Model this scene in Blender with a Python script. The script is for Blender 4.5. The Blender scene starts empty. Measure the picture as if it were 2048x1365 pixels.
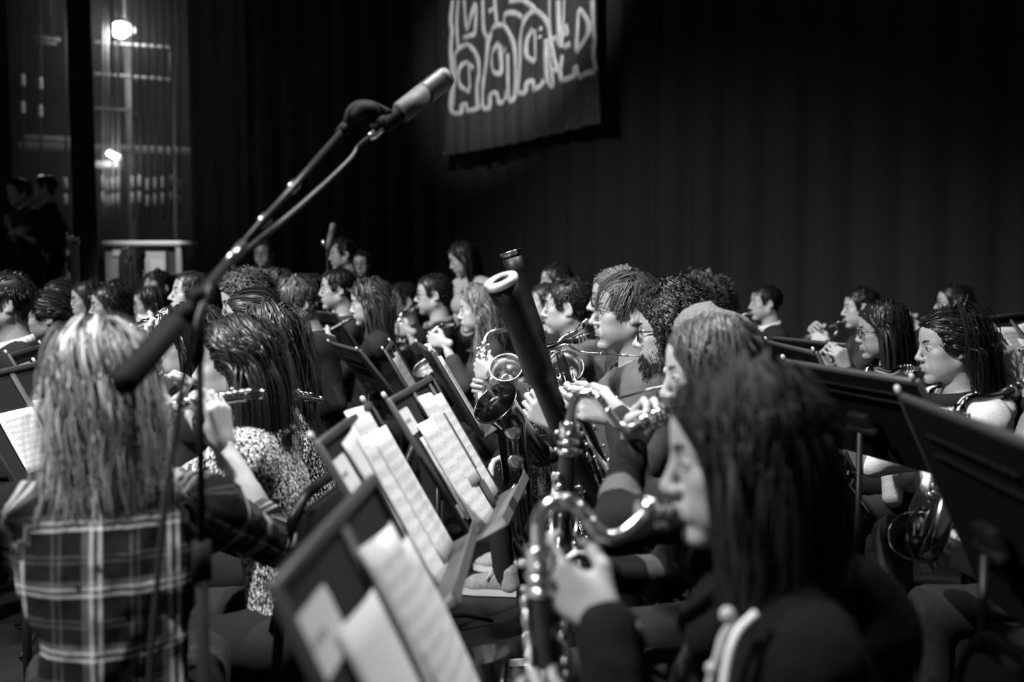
import bpy, math, random
import numpy as np
from mathutils import Vector, Matrix

random.seed(7)
RNG = np.random.default_rng(11)
SC = bpy.context.scene
COL = SC.collection

# ------------------------------------------------------------------ camera, world, lights
CAM_H = 1.42
PITCH = math.radians(4.08)
FPX = 1991.0                      # 35 mm lens on a 36 mm sensor, in pixels of a 2048 px frame
CP, SP = math.cos(PITCH), math.sin(PITCH)

cam_data = bpy.data.cameras.new('camera')
cam_data.lens = 35.0
cam_data.sensor_width = 36.0
cam_data.clip_start = 0.05
cam_data.dof.use_dof = True
cam_data.dof.focus_distance = 3.2
cam_data.dof.aperture_fstop = 1.9
cam = bpy.data.objects.new('camera', cam_data)
cam.location = (0, 0, CAM_H)
cam.rotation_euler = (math.pi / 2 - PITCH, 0, 0)
COL.objects.link(cam)
SC.camera = cam

SC.view_settings.view_transform = 'Standard'
SC.view_settings.look = 'None'
SC.view_settings.exposure = 0.12
SC.view_settings.gamma = 1.0
SC.view_settings.use_curve_mapping = False

world = bpy.data.worlds.new('dark_hall')
SC.world = world
world.use_nodes = True
world.node_tree.nodes['Background'].inputs[0].default_value = (1, 1, 1, 1)
world.node_tree.nodes['Background'].inputs[1].default_value = 0.085


def lamp_spot(name, loc, aim, watts, angle, radius, blend=0.5):
    ld = bpy.data.lights.new(name, 'SPOT')
    ld.energy = watts
    ld.spot_size = math.radians(angle)
    ld.spot_blend = blend
    ld.shadow_soft_size = radius
    o = bpy.data.objects.new(name, ld)
    o.location = loc
    o.rotation_euler = (Vector(aim) - Vector(loc)).to_track_quat('-Z', 'Y').to_euler()
    COL.objects.link(o)
    return o


# stage lanterns hung over and in front of the band
lamp_spot('stage_spot', (-3.4, 0.2, 5.2), (0.1, 3.3, 1.0), 2300, 62, 0.10, 0.9)
lamp_spot('stage_spot', (-1.2, 2.6, 6.0), (-0.6, 3.6, 0.9), 1000, 62, 0.10, 0.9)
lamp_spot('stage_spot', (1.2, 3.0, 6.2), (-0.75, 2.0, 0.9), 1700, 40, 0.10, 1.0)
lamp_spot('stage_spot', (-4.6, 3.0, 5.6), (-1.1, 6.9, 1.2), 1900, 60, 0.10, 0.9)
lamp_spot('stage_spot', (0.2, 4.6, 6.2), (1.8, 4.8, 1.0), 650, 54, 0.10, 0.9)
lamp_spot('stage_spot', (-1.6, 3.4, 6.4), (0.0, 11.5, 4.5), 2100, 22, 0.10, 0.7)
# backstage: the naked work lamp, the tube under the gallery and a working light over the desk


def lamp_point(name, loc, watts, radius):
    ld = bpy.data.lights.new(name, 'POINT')
    ld.energy = watts
    ld.shadow_soft_size = radius
    o = bpy.data.objects.new(name, ld)
    o.location = loc
    COL.objects.link(o)


lamp_spot('wing_light', (-6.9, 13.6, 4.4), (-4.55, 9.7, 1.7), 260, 22, 0.1, 0.9)
lamp_spot('desk_light', (-3.5, 10.0, 4.6), (-4.22, 11.6, 1.35), 700, 22, 0.1, 0.9)
# EOF marker for lights


# ------------------------------------------------------------------ projection helper: a pixel and a depth give a point on the stage
def P(px, py, d):
    xc = (px - 1024.0) / FPX * d
    yc = -(py - 682.5) / FPX * d
    return np.array([xc, d * CP + yc * SP, CAM_H - d * SP + yc * CP])


def V3(*a):
    return np.array(a, float)


def unit(v):
    v = np.asarray(v, float)
    n = np.linalg.norm(v)
    return v / (n if n > 1e-9 else 1.0)


# ------------------------------------------------------------------ materials
def mat(name, col, rough=0.6, metal=0.0, spec=0.5, bump=None, vary=None, coat=0.0, sheen=0.0):
    """bump = (scale, strength[, distance]); vary = (scale, amount)"""
    m = bpy.data.materials.new(name)
    m.use_nodes = True
    nt = m.node_tree
    b = nt.nodes['Principled BSDF']
    c = (col, col, col, 1) if not hasattr(col, '__len__') else tuple(col)
    b.inputs['Base Color'].default_value = c
    b.inputs['Roughness'].default_value = rough
    b.inputs['Metallic'].default_value = metal
    b.inputs['Specular IOR Level'].default_value = spec
    if coat:
        b.inputs['Coat Weight'].default_value = coat
        b.inputs['Coat Roughness'].default_value = 0.08
    if sheen:
        b.inputs['Sheen Weight'].default_value = sheen
    if bump or vary:
        tc = nt.nodes.new('ShaderNodeTexCoord')
    if vary:
        n = nt.nodes.new('ShaderNodeTexNoise')
        n.inputs['Scale'].default_value = vary[0]
        n.inputs['Detail'].default_value = 4
        nt.links.new(tc.outputs['Object'], n.inputs['Vector'])
        mr = nt.nodes.new('ShaderNodeMapRange')
        mr.inputs[1].default_value = 0.3
        mr.inputs[2].default_value = 0.7
        mr.inputs[3].default_value = 1 - vary[1]
        mr.inputs[4].default_value = 1 + vary[1]
        nt.links.new(n.outputs['Fac'], mr.inputs[0])
        mx = nt.nodes.new('ShaderNodeMix')
        mx.data_type = 'RGBA'
        mx.blend_type = 'MULTIPLY'
        mx.inputs[0].default_value = 1
        mx.inputs[6].default_value = c
        nt.links.new(mr.outputs[0], mx.inputs[7])
        nt.links.new(mx.outputs[2], b.inputs['Base Color'])
    if bump:
        n = nt.nodes.new('ShaderNodeTexNoise')
        n.inputs['Scale'].default_value = bump[0]
        n.inputs['Detail'].default_value = 3
        nt.links.new(tc.outputs['Object'], n.inputs['Vector'])
        bp = nt.nodes.new('ShaderNodeBump')
        bp.inputs['Strength'].default_value = bump[1]
        bp.inputs['Distance'].default_value = bump[2] if len(bump) > 2 else 0.004
        nt.links.new(n.outputs['Fac'], bp.inputs['Height'])
        nt.links.new(bp.outputs[0], b.inputs['Normal'])
    return m


_hair_cache = {}


def hair_mat(tone, rough=0.45):
    key = (round(tone, 3), rough)
    if key in _hair_cache:
        return _hair_cache[key]
    m = bpy.data.materials.new('hair')
    m.use_nodes = True
    nt = m.node_tree
    b = nt.nodes['Principled BSDF']
    b.inputs['Roughness'].default_value = rough
    b.inputs['Specular IOR Level'].default_value = 0.3
    a = nt.nodes.new('ShaderNodeAttribute')
    a.attribute_name = 'tone'
    mx = nt.nodes.new('ShaderNodeMix')
    mx.data_type = 'RGBA'
    mx.blend_type = 'MULTIPLY'
    mx.inputs[0].default_value = 1
    mx.inputs[6].default_value = (tone, tone, tone, 1)
    nt.links.new(a.outputs['Fac'], mx.inputs[7])
    nt.links.new(mx.outputs[2], b.inputs['Base Color'])
    _hair_cache[key] = m
    return m


def emit(name, strength, col=1.0):
    m = bpy.data.materials.new(name)
    m.use_nodes = True
    nt = m.node_tree
    b = nt.nodes['Principled BSDF']
    b.inputs['Base Color'].default_value = (col, col, col, 1)
    b.inputs['Emission Color'].default_value = (1, 1, 1, 1)
    b.inputs['Emission Strength'].default_value = strength
    return m


M = {}
for _n, _c in (('skin', 0.37), ('skin_tan_or_shade', 0.29), ('skin_dim', 0.3)):
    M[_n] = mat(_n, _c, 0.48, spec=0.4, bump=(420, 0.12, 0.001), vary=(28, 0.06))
M['lips'] = mat('lips', 0.25, 0.4)
M['nail'] = mat('nail', 0.55, 0.25)
M['eye_white'] = mat('eye_white', 0.5, 0.15)
M['iris'] = mat('iris', 0.012, 0.1)
M['brow_dark'] = mat('brow_dark', 0.02, 0.7)
M['brow_mid'] = mat('brow_mid', 0.09, 0.7)
M['black_cloth'] = mat('black_cloth', 0.016, 0.9, spec=0.2, bump=(900, 0.2, 0.001))
M['black_knit'] = mat('black_knit', 0.022, 0.95, spec=0.15, bump=(500, 0.4, 0.002))
M['charcoal_cloth'] = mat('charcoal_cloth', 0.035, 0.9, spec=0.2, bump=(700, 0.3, 0.001))
M['grey_hoodie'] = mat('grey_hoodie', 0.105, 0.95, spec=0.15, bump=(700, 0.35, 0.0015), vary=(160, 0.12))
M['mid_cloth'] = mat('mid_cloth', 0.19, 0.95, spec=0.15, bump=(700, 0.3, 0.001))
M['pale_cloth'] = mat('pale_cloth', 0.42, 0.9, spec=0.2, bump=(600, 0.4, 0.0015))
M['cream_knit'] = mat('cream_knit', 0.75, 0.95, spec=0.15, bump=(430, 0.8, 0.003), vary=(260, 0.1))
M['white_cloth'] = mat('white_cloth', 0.68, 0.85, spec=0.2, bump=(500, 0.2, 0.001))
M['denim'] = mat('denim', 0.016, 0.9, spec=0.2, bump=(900, 0.4, 0.001), vary=(60, 0.25))
M['grey_denim'] = mat('grey_denim', 0.16, 0.9, spec=0.2, bump=(900, 0.4, 0.001), vary=(40, 0.25))
M['beanie_knit'] = mat('beanie_knit', 0.16, 0.95, spec=0.15, bump=(170, 1.0, 0.006), vary=(190, 0.3))
M['silver'] = mat('silver', 0.78, 0.16, 1.0)
M['lacquer'] = mat('lacquer', 0.8, 0.22, 1.0)
M['dark_lacquer'] = mat('dark_lacquer', 0.32, 0.14, 1.0)
M['black_gloss'] = mat('black_gloss', 0.012, 0.22, 0.0, 0.5)
M['wood_black'] = mat('wood_black', 0.014, 0.3, 0.0, 0.5, vary=(40, 0.3))
M['bassoon_wood'] = mat('bassoon_wood', 0.009, 0.48, 0.0, 0.3, vary=(25, 0.4))
M['ivory'] = mat('ivory', 0.72, 0.35)
M['pearl'] = mat('pearl', 0.6, 0.2)
M['stand_black'] = mat('stand_black', 0.006, 0.6, 0.0, 0.05, bump=(800, 0.15, 0.0005))
M['stand_face'] = mat('stand_face', 0.016, 0.6, 0.0, 0.3, bump=(800, 0.15, 0.0005))
M['stand_grey'] = mat('stand_grey', 0.09, 0.55, 0.0, 0.35, bump=(800, 0.2, 0.0005))
M['stand_rim'] = mat('stand_rim', 0.055, 0.42, 0.2, 0.4)
M['tube_black'] = mat('tube_black', 0.009, 0.4, 0.0, 0.25)
M['steel'] = mat('steel', 0.32, 0.28, 1.0)
M['mic_grey'] = mat('mic_grey', 0.06, 0.6, 0.1)
M['mesh_grey'] = mat('mesh_grey', 0.09, 0.55, 0.4, bump=(900, 0.8, 0.001))
M['rubber'] = mat('rubber', 0.007, 0.7, spec=0.12)
M['cable'] = mat('cable', 0.02, 0.55)
M['sticker'] = mat('sticker', 0.6, 0.6)
M['ink'] = mat('ink', 0.03, 0.6)
M['floor_black'] = mat('floor_black', 0.011, 0.5, 0.0, 0.3, vary=(3.0, 0.5), bump=(30, 0.1, 0.002))
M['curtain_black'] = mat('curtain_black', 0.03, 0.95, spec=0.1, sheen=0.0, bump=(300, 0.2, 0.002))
M['curtain_lit'] = mat('curtain_lit', 0.14, 0.9, spec=0.1, bump=(300, 0.2, 0.002))  # curtain cloth paled: lamp light on its folds put into the colour
M['banner_cloth'] = mat('banner_cloth', 0.075, 0.8, spec=0.2, bump=(200, 0.2, 0.002))
M['banner_paint'] = mat('banner_paint', 0.8, 0.7, vary=(9, 0.2))
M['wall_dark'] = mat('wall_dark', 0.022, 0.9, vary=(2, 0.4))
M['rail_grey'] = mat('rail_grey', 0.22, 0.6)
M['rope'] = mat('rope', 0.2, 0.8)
M['desk_grey'] = mat('desk_grey', 0.24, 0.6, vary=(2, 0.15))
M['desk_top'] = mat('desk_top', 0.6, 0.5)
M['canvas'] = mat('canvas', 0.28, 0.8, vary=(60, 0.2), bump=(700, 0.3, 0.001))
M['sole'] = mat('sole', 0.62, 0.6)
M['lace'] = mat('lace', 0.62, 0.8)
M['lens'] = mat('lens', 0.05, 0.03)


def _glass():
    m = bpy.data.materials.new('clear_lens')
    m.use_nodes = True
    nt = m.node_tree
    nt.nodes.clear()
    out = nt.nodes.new('ShaderNodeOutputMaterial')
    t = nt.nodes.new('ShaderNodeBsdfTransparent')
    g = nt.nodes.new('ShaderNodeBsdfGlossy')
    g.inputs['Roughness'].default_value = 0.03
    mx = nt.nodes.new('ShaderNodeMixShader')
    mx.inputs[0].default_value = 0.06
    nt.links.new(t.outputs[0], mx.inputs[1])
    nt.links.new(g.outputs[0], mx.inputs[2])
    nt.links.new(mx.outputs[0], out.inputs[0])
    return m


M['lens'] = _glass()


def math_node(nt, op, a, b=None):
    n = nt.nodes.new('ShaderNodeMath')
    n.operation = op
    for i, v in enumerate((a, b)):
        if v is None:
            continue
        if isinstance(v, (int, float)):
            n.inputs[i].default_value = v
        else:
            nt.links.new(v, n.inputs[i])
    return n.outputs[0]


def ramp_node(nt, fac, stops, interp='LINEAR'):
    r = nt.nodes.new('ShaderNodeValToRGB')
    r.color_ramp.interpolation = interp
    el = r.color_ramp.elements
    while len(el) < len(stops):
        el.new(0.5)
    for e, (p, c) in zip(el, stops):
        e.position = p
        e.color = (c, c, c, 1)
    nt.links.new(fac, r.inputs[0])
    return r.outputs[0]


def plaid_mat():
    m = mat('plaid_flannel', 0.1, 0.95, spec=0.1)
    nt = m.node_tree
    b = nt.nodes['Principled BSDF']
    a = nt.nodes.new('ShaderNodeAttribute')
    a.attribute_name = 'cloth'
    s = nt.nodes.new('ShaderNodeSeparateXYZ')
    nt.links.new(a.outputs['Vector'], s.inputs[0])
    outs = []
    for i, (per, ph) in enumerate(((0.125, 0.115), (0.105, 0.02))):
        x = math_node(nt, 'FRACT', math_node(nt, 'MULTIPLY', math_node(nt, 'ADD', s.outputs[i], ph + 5), 1 / per))
        lo, md, hi = 0.012, 0.15, 0.75
        stops = [(0.0, lo), (0.10, lo), (0.115, hi), (0.155, hi), (0.17, 0.06), (0.21, 0.06), (0.225, hi), (0.265, hi), (0.28, md), (0.36, md), (0.375, lo),
                 (0.62, lo), (0.635, 0.1), (0.66, 0.1), (0.675, lo), (0.71, lo), (0.725, 0.1), (0.75, 0.1), (0.765, lo), (1.0, lo)]
        outs.append(ramp_node(nt, x, stops))
    mx = nt.nodes.new('ShaderNodeMix')
    mx.data_type = 'RGBA'
    mx.inputs[0].default_value = 0.5
    nt.links.new(outs[0], mx.inputs[6])
    nt.links.new(outs[1], mx.inputs[7])
    # twill weave breaks the two yarns up a little
    tc = nt.nodes.new('ShaderNodeTexCoord')
    nz = nt.nodes.new('ShaderNodeTexNoise')
    nz.inputs['Scale'].default_value = 260
    nt.links.new(tc.outputs['Object'], nz.inputs['Vector'])
    m2 = nt.nodes.new('ShaderNodeMix')
    m2.data_type = 'RGBA'
    m2.blend_type = 'MULTIPLY'
    m2.inputs[0].default_value = 0.5
    nt.links.new(mx.outputs[2], m2.inputs[6])
    nt.links.new(ramp_node(nt, nz.outputs['Fac'], [(0.35, 0.5), (0.65, 1.0)]), m2.inputs[7])
    nt.links.new(m2.outputs[2], b.inputs['Base Color'])
    bp = nt.nodes.new('ShaderNodeBump')
    bp.inputs['Strength'].default_value = 0.3
    bp.inputs['Distance'].default_value = 0.001
    nt.links.new(nz.outputs['Fac'], bp.inputs['Height'])
    nt.links.new(bp.outputs[0], b.inputs['Normal'])
    return m


def knit_mat():
    m = mat('marled_knit', 0.3, 0.95, spec=0.1)
    nt = m.node_tree
    b = nt.nodes['Principled BSDF']
    tc = nt.nodes.new('ShaderNodeTexCoord')
    mp = nt.nodes.new('ShaderNodeMapping')
    mp.inputs['Rotation'].default_value = (0.25, 0.3, 0.2)
    mp.inputs['Scale'].default_value = (1.5, 1.2, 0.75)
    nt.links.new(tc.outputs['Object'], mp.inputs[0])
    n = nt.nodes.new('ShaderNodeTexNoise')
    n.inputs['Scale'].default_value = 125
    n.inputs['Detail'].default_value = 3
    nt.links.new(mp.outputs[0], n.inputs['Vector'])
    vo = nt.nodes.new('ShaderNodeTexVoronoi')
    vo.inputs['Scale'].default_value = 190
    nt.links.new(mp.outputs[0], vo.inputs['Vector'])
    c1 = ramp_node(nt, n.outputs['Fac'], [(0.40, 0.012), (0.47, 0.08), (0.53, 0.4), (0.62, 0.7)])
    nt.links.new(c1, b.inputs['Base Color'])
    bp = nt.nodes.new('ShaderNodeBump')
    bp.inputs['Strength'].default_value = 0.9
    bp.inputs['Distance'].default_value = 0.004
    bp.invert = True
    nt.links.new(vo.outputs['Distance'], bp.inputs['Height'])
    nt.links.new(bp.outputs[0], b.inputs['Normal'])
    return m


def banded_mat(name, base, band, ranges):
    """a sleeve with bands: ranges are lengths along the arm from the shoulder"""
    m = mat(name, base, 0.95, spec=0.1)
    nt = m.node_tree
    b = nt.nodes['Principled BSDF']
    a = nt.nodes.new('ShaderNodeAttribute')
    a.attribute_name = 'cloth'
    s = nt.nodes.new('ShaderNodeSeparateXYZ')
    nt.links.new(a.outputs['Vector'], s.inputs[0])
    tot = None
    for lo, hi in ranges:
        x = math_node(nt, 'MULTIPLY', math_node(nt, 'GREATER_THAN', s.outputs[1], lo), math_node(nt, 'LESS_THAN', s.outputs[1], hi))
        tot = x if tot is None else math_node(nt, 'MAXIMUM', tot, x)
    tot = math_node(nt, 'MULTIPLY', tot, math_node(nt, 'GREATER_THAN', s.outputs[2], 0.5))
    c = ramp_node(nt, tot, [(0.0, base), (1.0, band)])
    nt.links.new(c, b.inputs['Base Color'])
    return m


def sheet_mat(name, seed, staves=10, dark=0.5, white=0.64):
    m = mat(name, white, 0.7, spec=0.2)
    nt = m.node_tree
    b = nt.nodes['Principled BSDF']
    tc = nt.nodes.new('ShaderNodeTexCoord')
    s = nt.nodes.new('ShaderNodeSeparateXYZ')
    nt.links.new(tc.outputs['UV'], s.inputs[0])
    u, v = s.outputs[0], s.outputs[1]
    vs = math_node(nt, 'MULTIPLY', v, float(staves))
    fr = math_node(nt, 'FRACT', vs)
    band = math_node(nt, 'MULTIPLY', math_node(nt, 'GREATER_THAN', fr, 0.3), math_node(nt, 'LESS_THAN', fr, 0.7))
    lines = math_node(nt, 'LESS_THAN', math_node(nt, 'FRACT', math_node(nt, 'MULTIPLY', fr, 12.5)), 0.22)
    cmb = nt.nodes.new('ShaderNodeCombineXYZ')
    nt.links.new(math_node(nt, 'MULTIPLY', u, 60.0), cmb.inputs[0])
    nt.links.new(math_node(nt, 'MULTIPLY', vs, 5.0), cmb.inputs[1])
    cmb.inputs[2].default_value = seed
    nz = nt.nodes.new('ShaderNodeTexNoise')
    nz.inputs['Scale'].default_value = 1.0
    nz.inputs['Detail'].default_value = 2
    nt.links.new(cmb.outputs[0], nz.inputs['Vector'])
    notes = math_node(nt, 'GREATER_THAN', nz.outputs['Fac'], 0.57)
    wide = math_node(nt, 'MULTIPLY', math_node(nt, 'GREATER_THAN', fr, 0.15), math_node(nt, 'LESS_THAN', fr, 0.85))
    ink = math_node(nt, 'MAXIMUM', math_node(nt, 'MULTIPLY', band, lines), math_node(nt, 'MULTIPLY', wide, notes))
    mx_u = math_node(nt, 'MULTIPLY', math_node(nt, 'GREATER_THAN', u, 0.06), math_node(nt, 'LESS_THAN', u, 0.94))
    mx_v = math_node(nt, 'MULTIPLY', math_node(nt, 'GREATER_THAN', v, 0.06), math_node(nt, 'LESS_THAN', v, 0.93))
    ink = math_node(nt, 'MULTIPLY', ink, math_node(nt, 'MULTIPLY', mx_u, mx_v))
    col = ramp_node(nt, ink, [(0.0, white), (1.0, white * (1 - dark))])
    nt.links.new(col, b.inputs['Base Color'])
    return m


M['plaid'] = plaid_mat()
M['knit'] = knit_mat()
M['stripe_near'] = banded_mat('striped_sleeve', 0.007, 0.12, [(0.24, 0.27), (0.40, 0.43)])
M['stripe_brown'] = banded_mat('banded_sleeve', 0.012, 0.08, [(0.33, 0.375)])
SHEETS = [sheet_mat('printed_sheet', 3.1, 10, 0.55), sheet_mat('printed_sheet', 9.7, 12, 0.5), sheet_mat('printed_sheet', 17.3, 9, 0.45)]
M['blank_sheet'] = mat('blank_sheet', 0.62, 0.7, spec=0.2)


# ------------------------------------------------------------------ objects
def mesh_from(name, verts, faces, mats=None, mi=None, smooth=True):
    me = bpy.data.meshes.new(name)
    verts = np.asarray(verts, np.float32)
    if isinstance(faces, np.ndarray):
        nf, k = faces.shape
        me.vertices.add(len(verts))
        me.vertices.foreach_set('co', verts.ravel())
        me.loops.add(nf * k)
        me.loops.foreach_set('vertex_index', faces.astype(np.int32).ravel())
        me.polygons.add(nf)
        me.polygons.foreach_set('loop_start', np.arange(0, nf * k, k, dtype=np.int32))
        me.update(calc_edges=True)
    else:
        me.from_pydata([tuple(map(float, v)) for v in verts], [], [tuple(f) for f in faces])
        me.update()
    if smooth:
        me.polygons.foreach_set('use_smooth', np.ones(len(me.polygons), bool))
    for m in (mats or []):
        me.materials.append(m)
    if mi is not None:
        me.polygons.foreach_set('material_index', np.asarray(mi, np.int32))
    return me


def link(name, me, parent=None, label=None, kind=None):
    o = bpy.data.objects.new(name, me)
    COL.objects.link(o)
    if parent is not None:
        o.parent = parent
    if label:
        o['label'] = label
    if kind:
        o['kind'] = kind
    return o


def thing(name, loc, label, cat, group=None):
    o = bpy.data.objects.new(name, None)
    o.empty_display_size = 0.05
    o.location = tuple(float(x) for x in loc)
    COL.objects.link(o)
    o['label'] = label
    o['category'] = cat
    if group:
        o['group'] = group
    return o


class MB:
    """collects shapes in stage coordinates, then links them as one mesh object (local to its parent)"""

    def __init__(self):
        self.v, self.f, self.n, self.mi, self.cur = [], [], 0, [], 0

    def add(self, v, f):
        v = np.asarray(v, float)
        self.v.append(v)
        for q in f:
            self.f.append(tuple(int(i) + self.n for i in q))
            self.mi.append(self.cur)
        self.n += len(v)
        return self

    def tube(self, pts, rad, n=10, cap=True, smooth_path=0):
        v, f = tube_geo(pts, rad, n, cap, smooth_path)
        return self.add(v, f)

    def box(self, c, ax, ay, az, bevel=0.0):
        """c centre, half-extent vectors ax, ay, az"""
        c, ax, ay, az = (np.asarray(t, float) for t in (c, ax, ay, az))
        if bevel <= 0:
            v = [c + sx * ax + sy * ay + sz * az for sx in (-1, 1) for sy in (-1, 1) for sz in (-1, 1)]
            f = [(0, 1, 3, 2), (4, 6, 7, 5), (0, 4, 5, 1), (2, 3, 7, 6), (0, 2, 6, 4), (1, 5, 7, 3)]
            return self.add(v, f)
        lx, ly, lz = np.linalg.norm(ax), np.linalg.norm(ay), np.linalg.norm(az)
        b = min(bevel, lx * 0.95, ly * 0.95, lz * 0.95)
        X, Y, Z = ax / lx, ay / ly, az / lz
        v, idx = [], {}
        for sx in (-1, 1):
            for sy in (-1, 1):
                for sz in (-1, 1):
                    for k, (dx, dy, dz) in enumerate(((0, b, b), (b, 0, b), (b, b, 0))):
                        idx[(sx, sy, sz, k)] = len(v)
                        v.append(c + X * sx * (lx - dx) + Y * sy * (ly - dy) + Z * sz * (lz - dz))
        f = []
        for s in (-1, 1):
            o = [(-1, -1), (1, -1), (1, 1), (-1, 1)]
            q = [idx[(s, a, b2, 0)] for a, b2 in o]
            f.append(q if s > 0 else q[::-1])
            q = [idx[(a, s, b2, 1)] for a, b2 in o]
            f.append(q[::-1] if s > 0 else q)
            q = [idx[(a, b2, s, 2)] for a, b2 in o]
            f.append(q if s > 0 else q[::-1])
        for a in (-1, 1):
            for b2 in (-1, 1):
                q = [idx[(a, b2, -1, 0)], idx[(a, b2, 1, 0)], idx[(a, b2, 1, 1)], idx[(a, b2, -1, 1)]]
                f.append(q if a * b2 < 0 else q[::-1])
                q = [idx[(a, -1, b2, 0)], idx[(a, 1, b2, 0)], idx[(a, 1, b2, 2)], idx[(a, -1, b2, 2)]]
                f.append(q if a * b2 > 0 else q[::-1])
                q = [idx[(-1, a, b2, 1)], idx[(1, a, b2, 1)], idx[(1, a, b2, 2)], idx[(-1, a, b2, 2)]]
                f.append(q if a * b2 < 0 else q[::-1])
                for c2 in (-1, 1):
                    t = [idx[(a, b2, c2, 0)], idx[(a, b2, c2, 1)], idx[(a, b2, c2, 2)]]
                    f.append(t if a * b2 * c2 > 0 else t[::-1])
        return self.add(v, f)

    def lathe(self, base, axis, prof, n=28):
        """turn (height, radius) pairs round an axis; the profile may double back"""
        base, axis = np.asarray(base, float), unit(axis)
        e1 = unit(np.cross(axis, V3(0.13, 0.2, 1) if abs(axis[2]) < 0.9 else V3(1, 0, 0)))
        e2 = np.cross(axis, e1)
        v = [base + axis * h + (e1 * math.cos(a) + e2 * math.sin(a)) * r for h, r in prof for a in np.arange(n) * 2 * math.pi / n]
        f = [(i * n + j, i * n + (j + 1) % n, (i + 1) * n + (j + 1) % n, (i + 1) * n + j) for i in range(len(prof) - 1) for j in range(n)]
        return self.add(v, f)

    def disc(self, c, nrm, r, th, n=12):
        nrm = unit(nrm)
        return self.tube([np.asarray(c) - nrm * th / 2, np.asarray(c) + nrm * th / 2], [r, r], n)

    def cup(self, c, nrm, r, th, n=12):
        """a domed key cup"""
        nrm = unit(nrm)
        c = np.asarray(c, float)
        return self.tube([c, c + nrm * th * 0.6, c + nrm * th * 0.9, c + nrm * th], [r, r, r * 0.72, r * 0.2], n)

    def ball(self, c, r, n=8):
        c = np.asarray(c, float)
        rr = r if hasattr(r, '__len__') else (r, r, r)
        v = [c + V3(0, 0, rr[2])]
        for i in range(1, n):
            th = math.pi * i / n
            for j in range(n + 2):
                ph = 2 * math.pi * j / (n + 2)
                v.append(c + V3(rr[0] * math.sin(th) * math.cos(ph), rr[1] * math.sin(th) * math.sin(ph), rr[2] * math.cos(th)))
        v.append(c - V3(0, 0, rr[2]))
        m = n + 2
        f = [(0, 1 + j, 1 + (j + 1) % m) for j in range(m)]
        for i in range(n - 2):
            for j in range(m):
                a, b = 1 + i * m + j, 1 + i * m + (j + 1) % m
                f.append((a, a + m, b + m, b))
        e = len(v) - 1
        f += [(e, 1 + (n - 2) * m + (j + 1) % m, 1 + (n - 2) * m + j) for j in range(m)]
        return self.add(v, f)

    def build(self, name, mats, parent=None, label=None, kind=None, smooth=True, loc=None, auto=None):
        v = np.concatenate(self.v)
        base = V3(0, 0, 0)
        if parent is not None:
            base = np.array(abs_loc(parent))
        elif loc is not None:
            base = np.asarray(loc, float)
        mats = mats if isinstance(mats, (list, tuple)) else [mats]
        me = mesh_from(name, v - base, self.f, mats, self.mi, smooth)
        if smooth and auto:
            try:
                me.set_sharp_from_angle(angle=math.radians(auto))
            except Exception:
                pass
        o = link(name, me, parent, label, kind)
        if parent is None and loc is not None:
            o.location = tuple(base)
        return o


def abs_loc(o):
    p = Vector((0, 0, 0))
    while o is not None:
        p += Vector(o.location)
        o = o.parent
    return p


def catmull(pts, k):
    pts = np.asarray(pts, float)
    if k <= 1 or len(pts) < 3:
        return pts
    ext = np.vstack([2 * pts[0] - pts[1], pts, 2 * pts[-1] - pts[-2]])
    out = []
    for i in range(1, len(ext) - 2):
        p0, p1, p2, p3 = ext[i - 1:i + 3]
        for j in range(k):
            t = j / k
            out.append(0.5 * ((2 * p1) + (p2 - p0) * t + (2 * p0 - 5 * p1 + 4 * p2 - p3) * t * t + (3 * p1 - p0 - 3 * p2 + p3) * t ** 3))
    out.append(ext[-2])
    return np.array(out)


def frames(pts):
    t = np.gradient(pts, axis=0)
    t /= np.maximum(np.linalg.norm(t, axis=1, keepdims=True), 1e-9)
    a = V3(0, 0, 1) if abs(t[0][2]) < 0.9 else V3(1, 0, 0)
    n = unit(np.cross(t[0], a))
    ns = []
    for i in range(len(pts)):
        n = n - t[i] * np.dot(n, t[i])
        n = unit(n)
        ns.append(n)
    ns = np.array(ns)
    return t, ns, np.cross(t, ns)


def tube_geo(pts, rad, n=10, cap=True, smooth_path=0):
    pts = np.asarray(pts, float)
    rad = np.full(len(pts), rad, float) if np.isscalar(rad) else np.asarray(rad, float)
    if smooth_path > 1:
        x0 = np.linspace(0, 1, len(pts))
        pts = catmull(pts, smooth_path)
        rad = np.interp(np.linspace(0, 1, len(pts)), x0, rad)
    keep = [0] + [i for i in range(1, len(pts)) if np.linalg.norm(pts[i] - pts[i - 1]) > 1e-7]
    pts, rad = pts[keep], rad[keep]
    t, a, b = frames(pts)
    ang = np.arange(n) * 2 * math.pi / n
    ring = a[:, None, :] * np.cos(ang)[None, :, None] + b[:, None, :] * np.sin(ang)[None, :, None]
    v = (pts[:, None, :] + ring * rad[:, None, None]).reshape(-1, 3)
    f = []
    for i in range(len(pts) - 1):
        for j in range(n):
            k = (j + 1) % n
            f.append((i * n + j, i * n + k, (i + 1) * n + k, (i + 1) * n + j))
    if cap:
        f.append(tuple(range(n))[::-1])
        f.append(tuple((len(pts) - 1) * n + j for j in range(n)))
    return v, f


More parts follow.
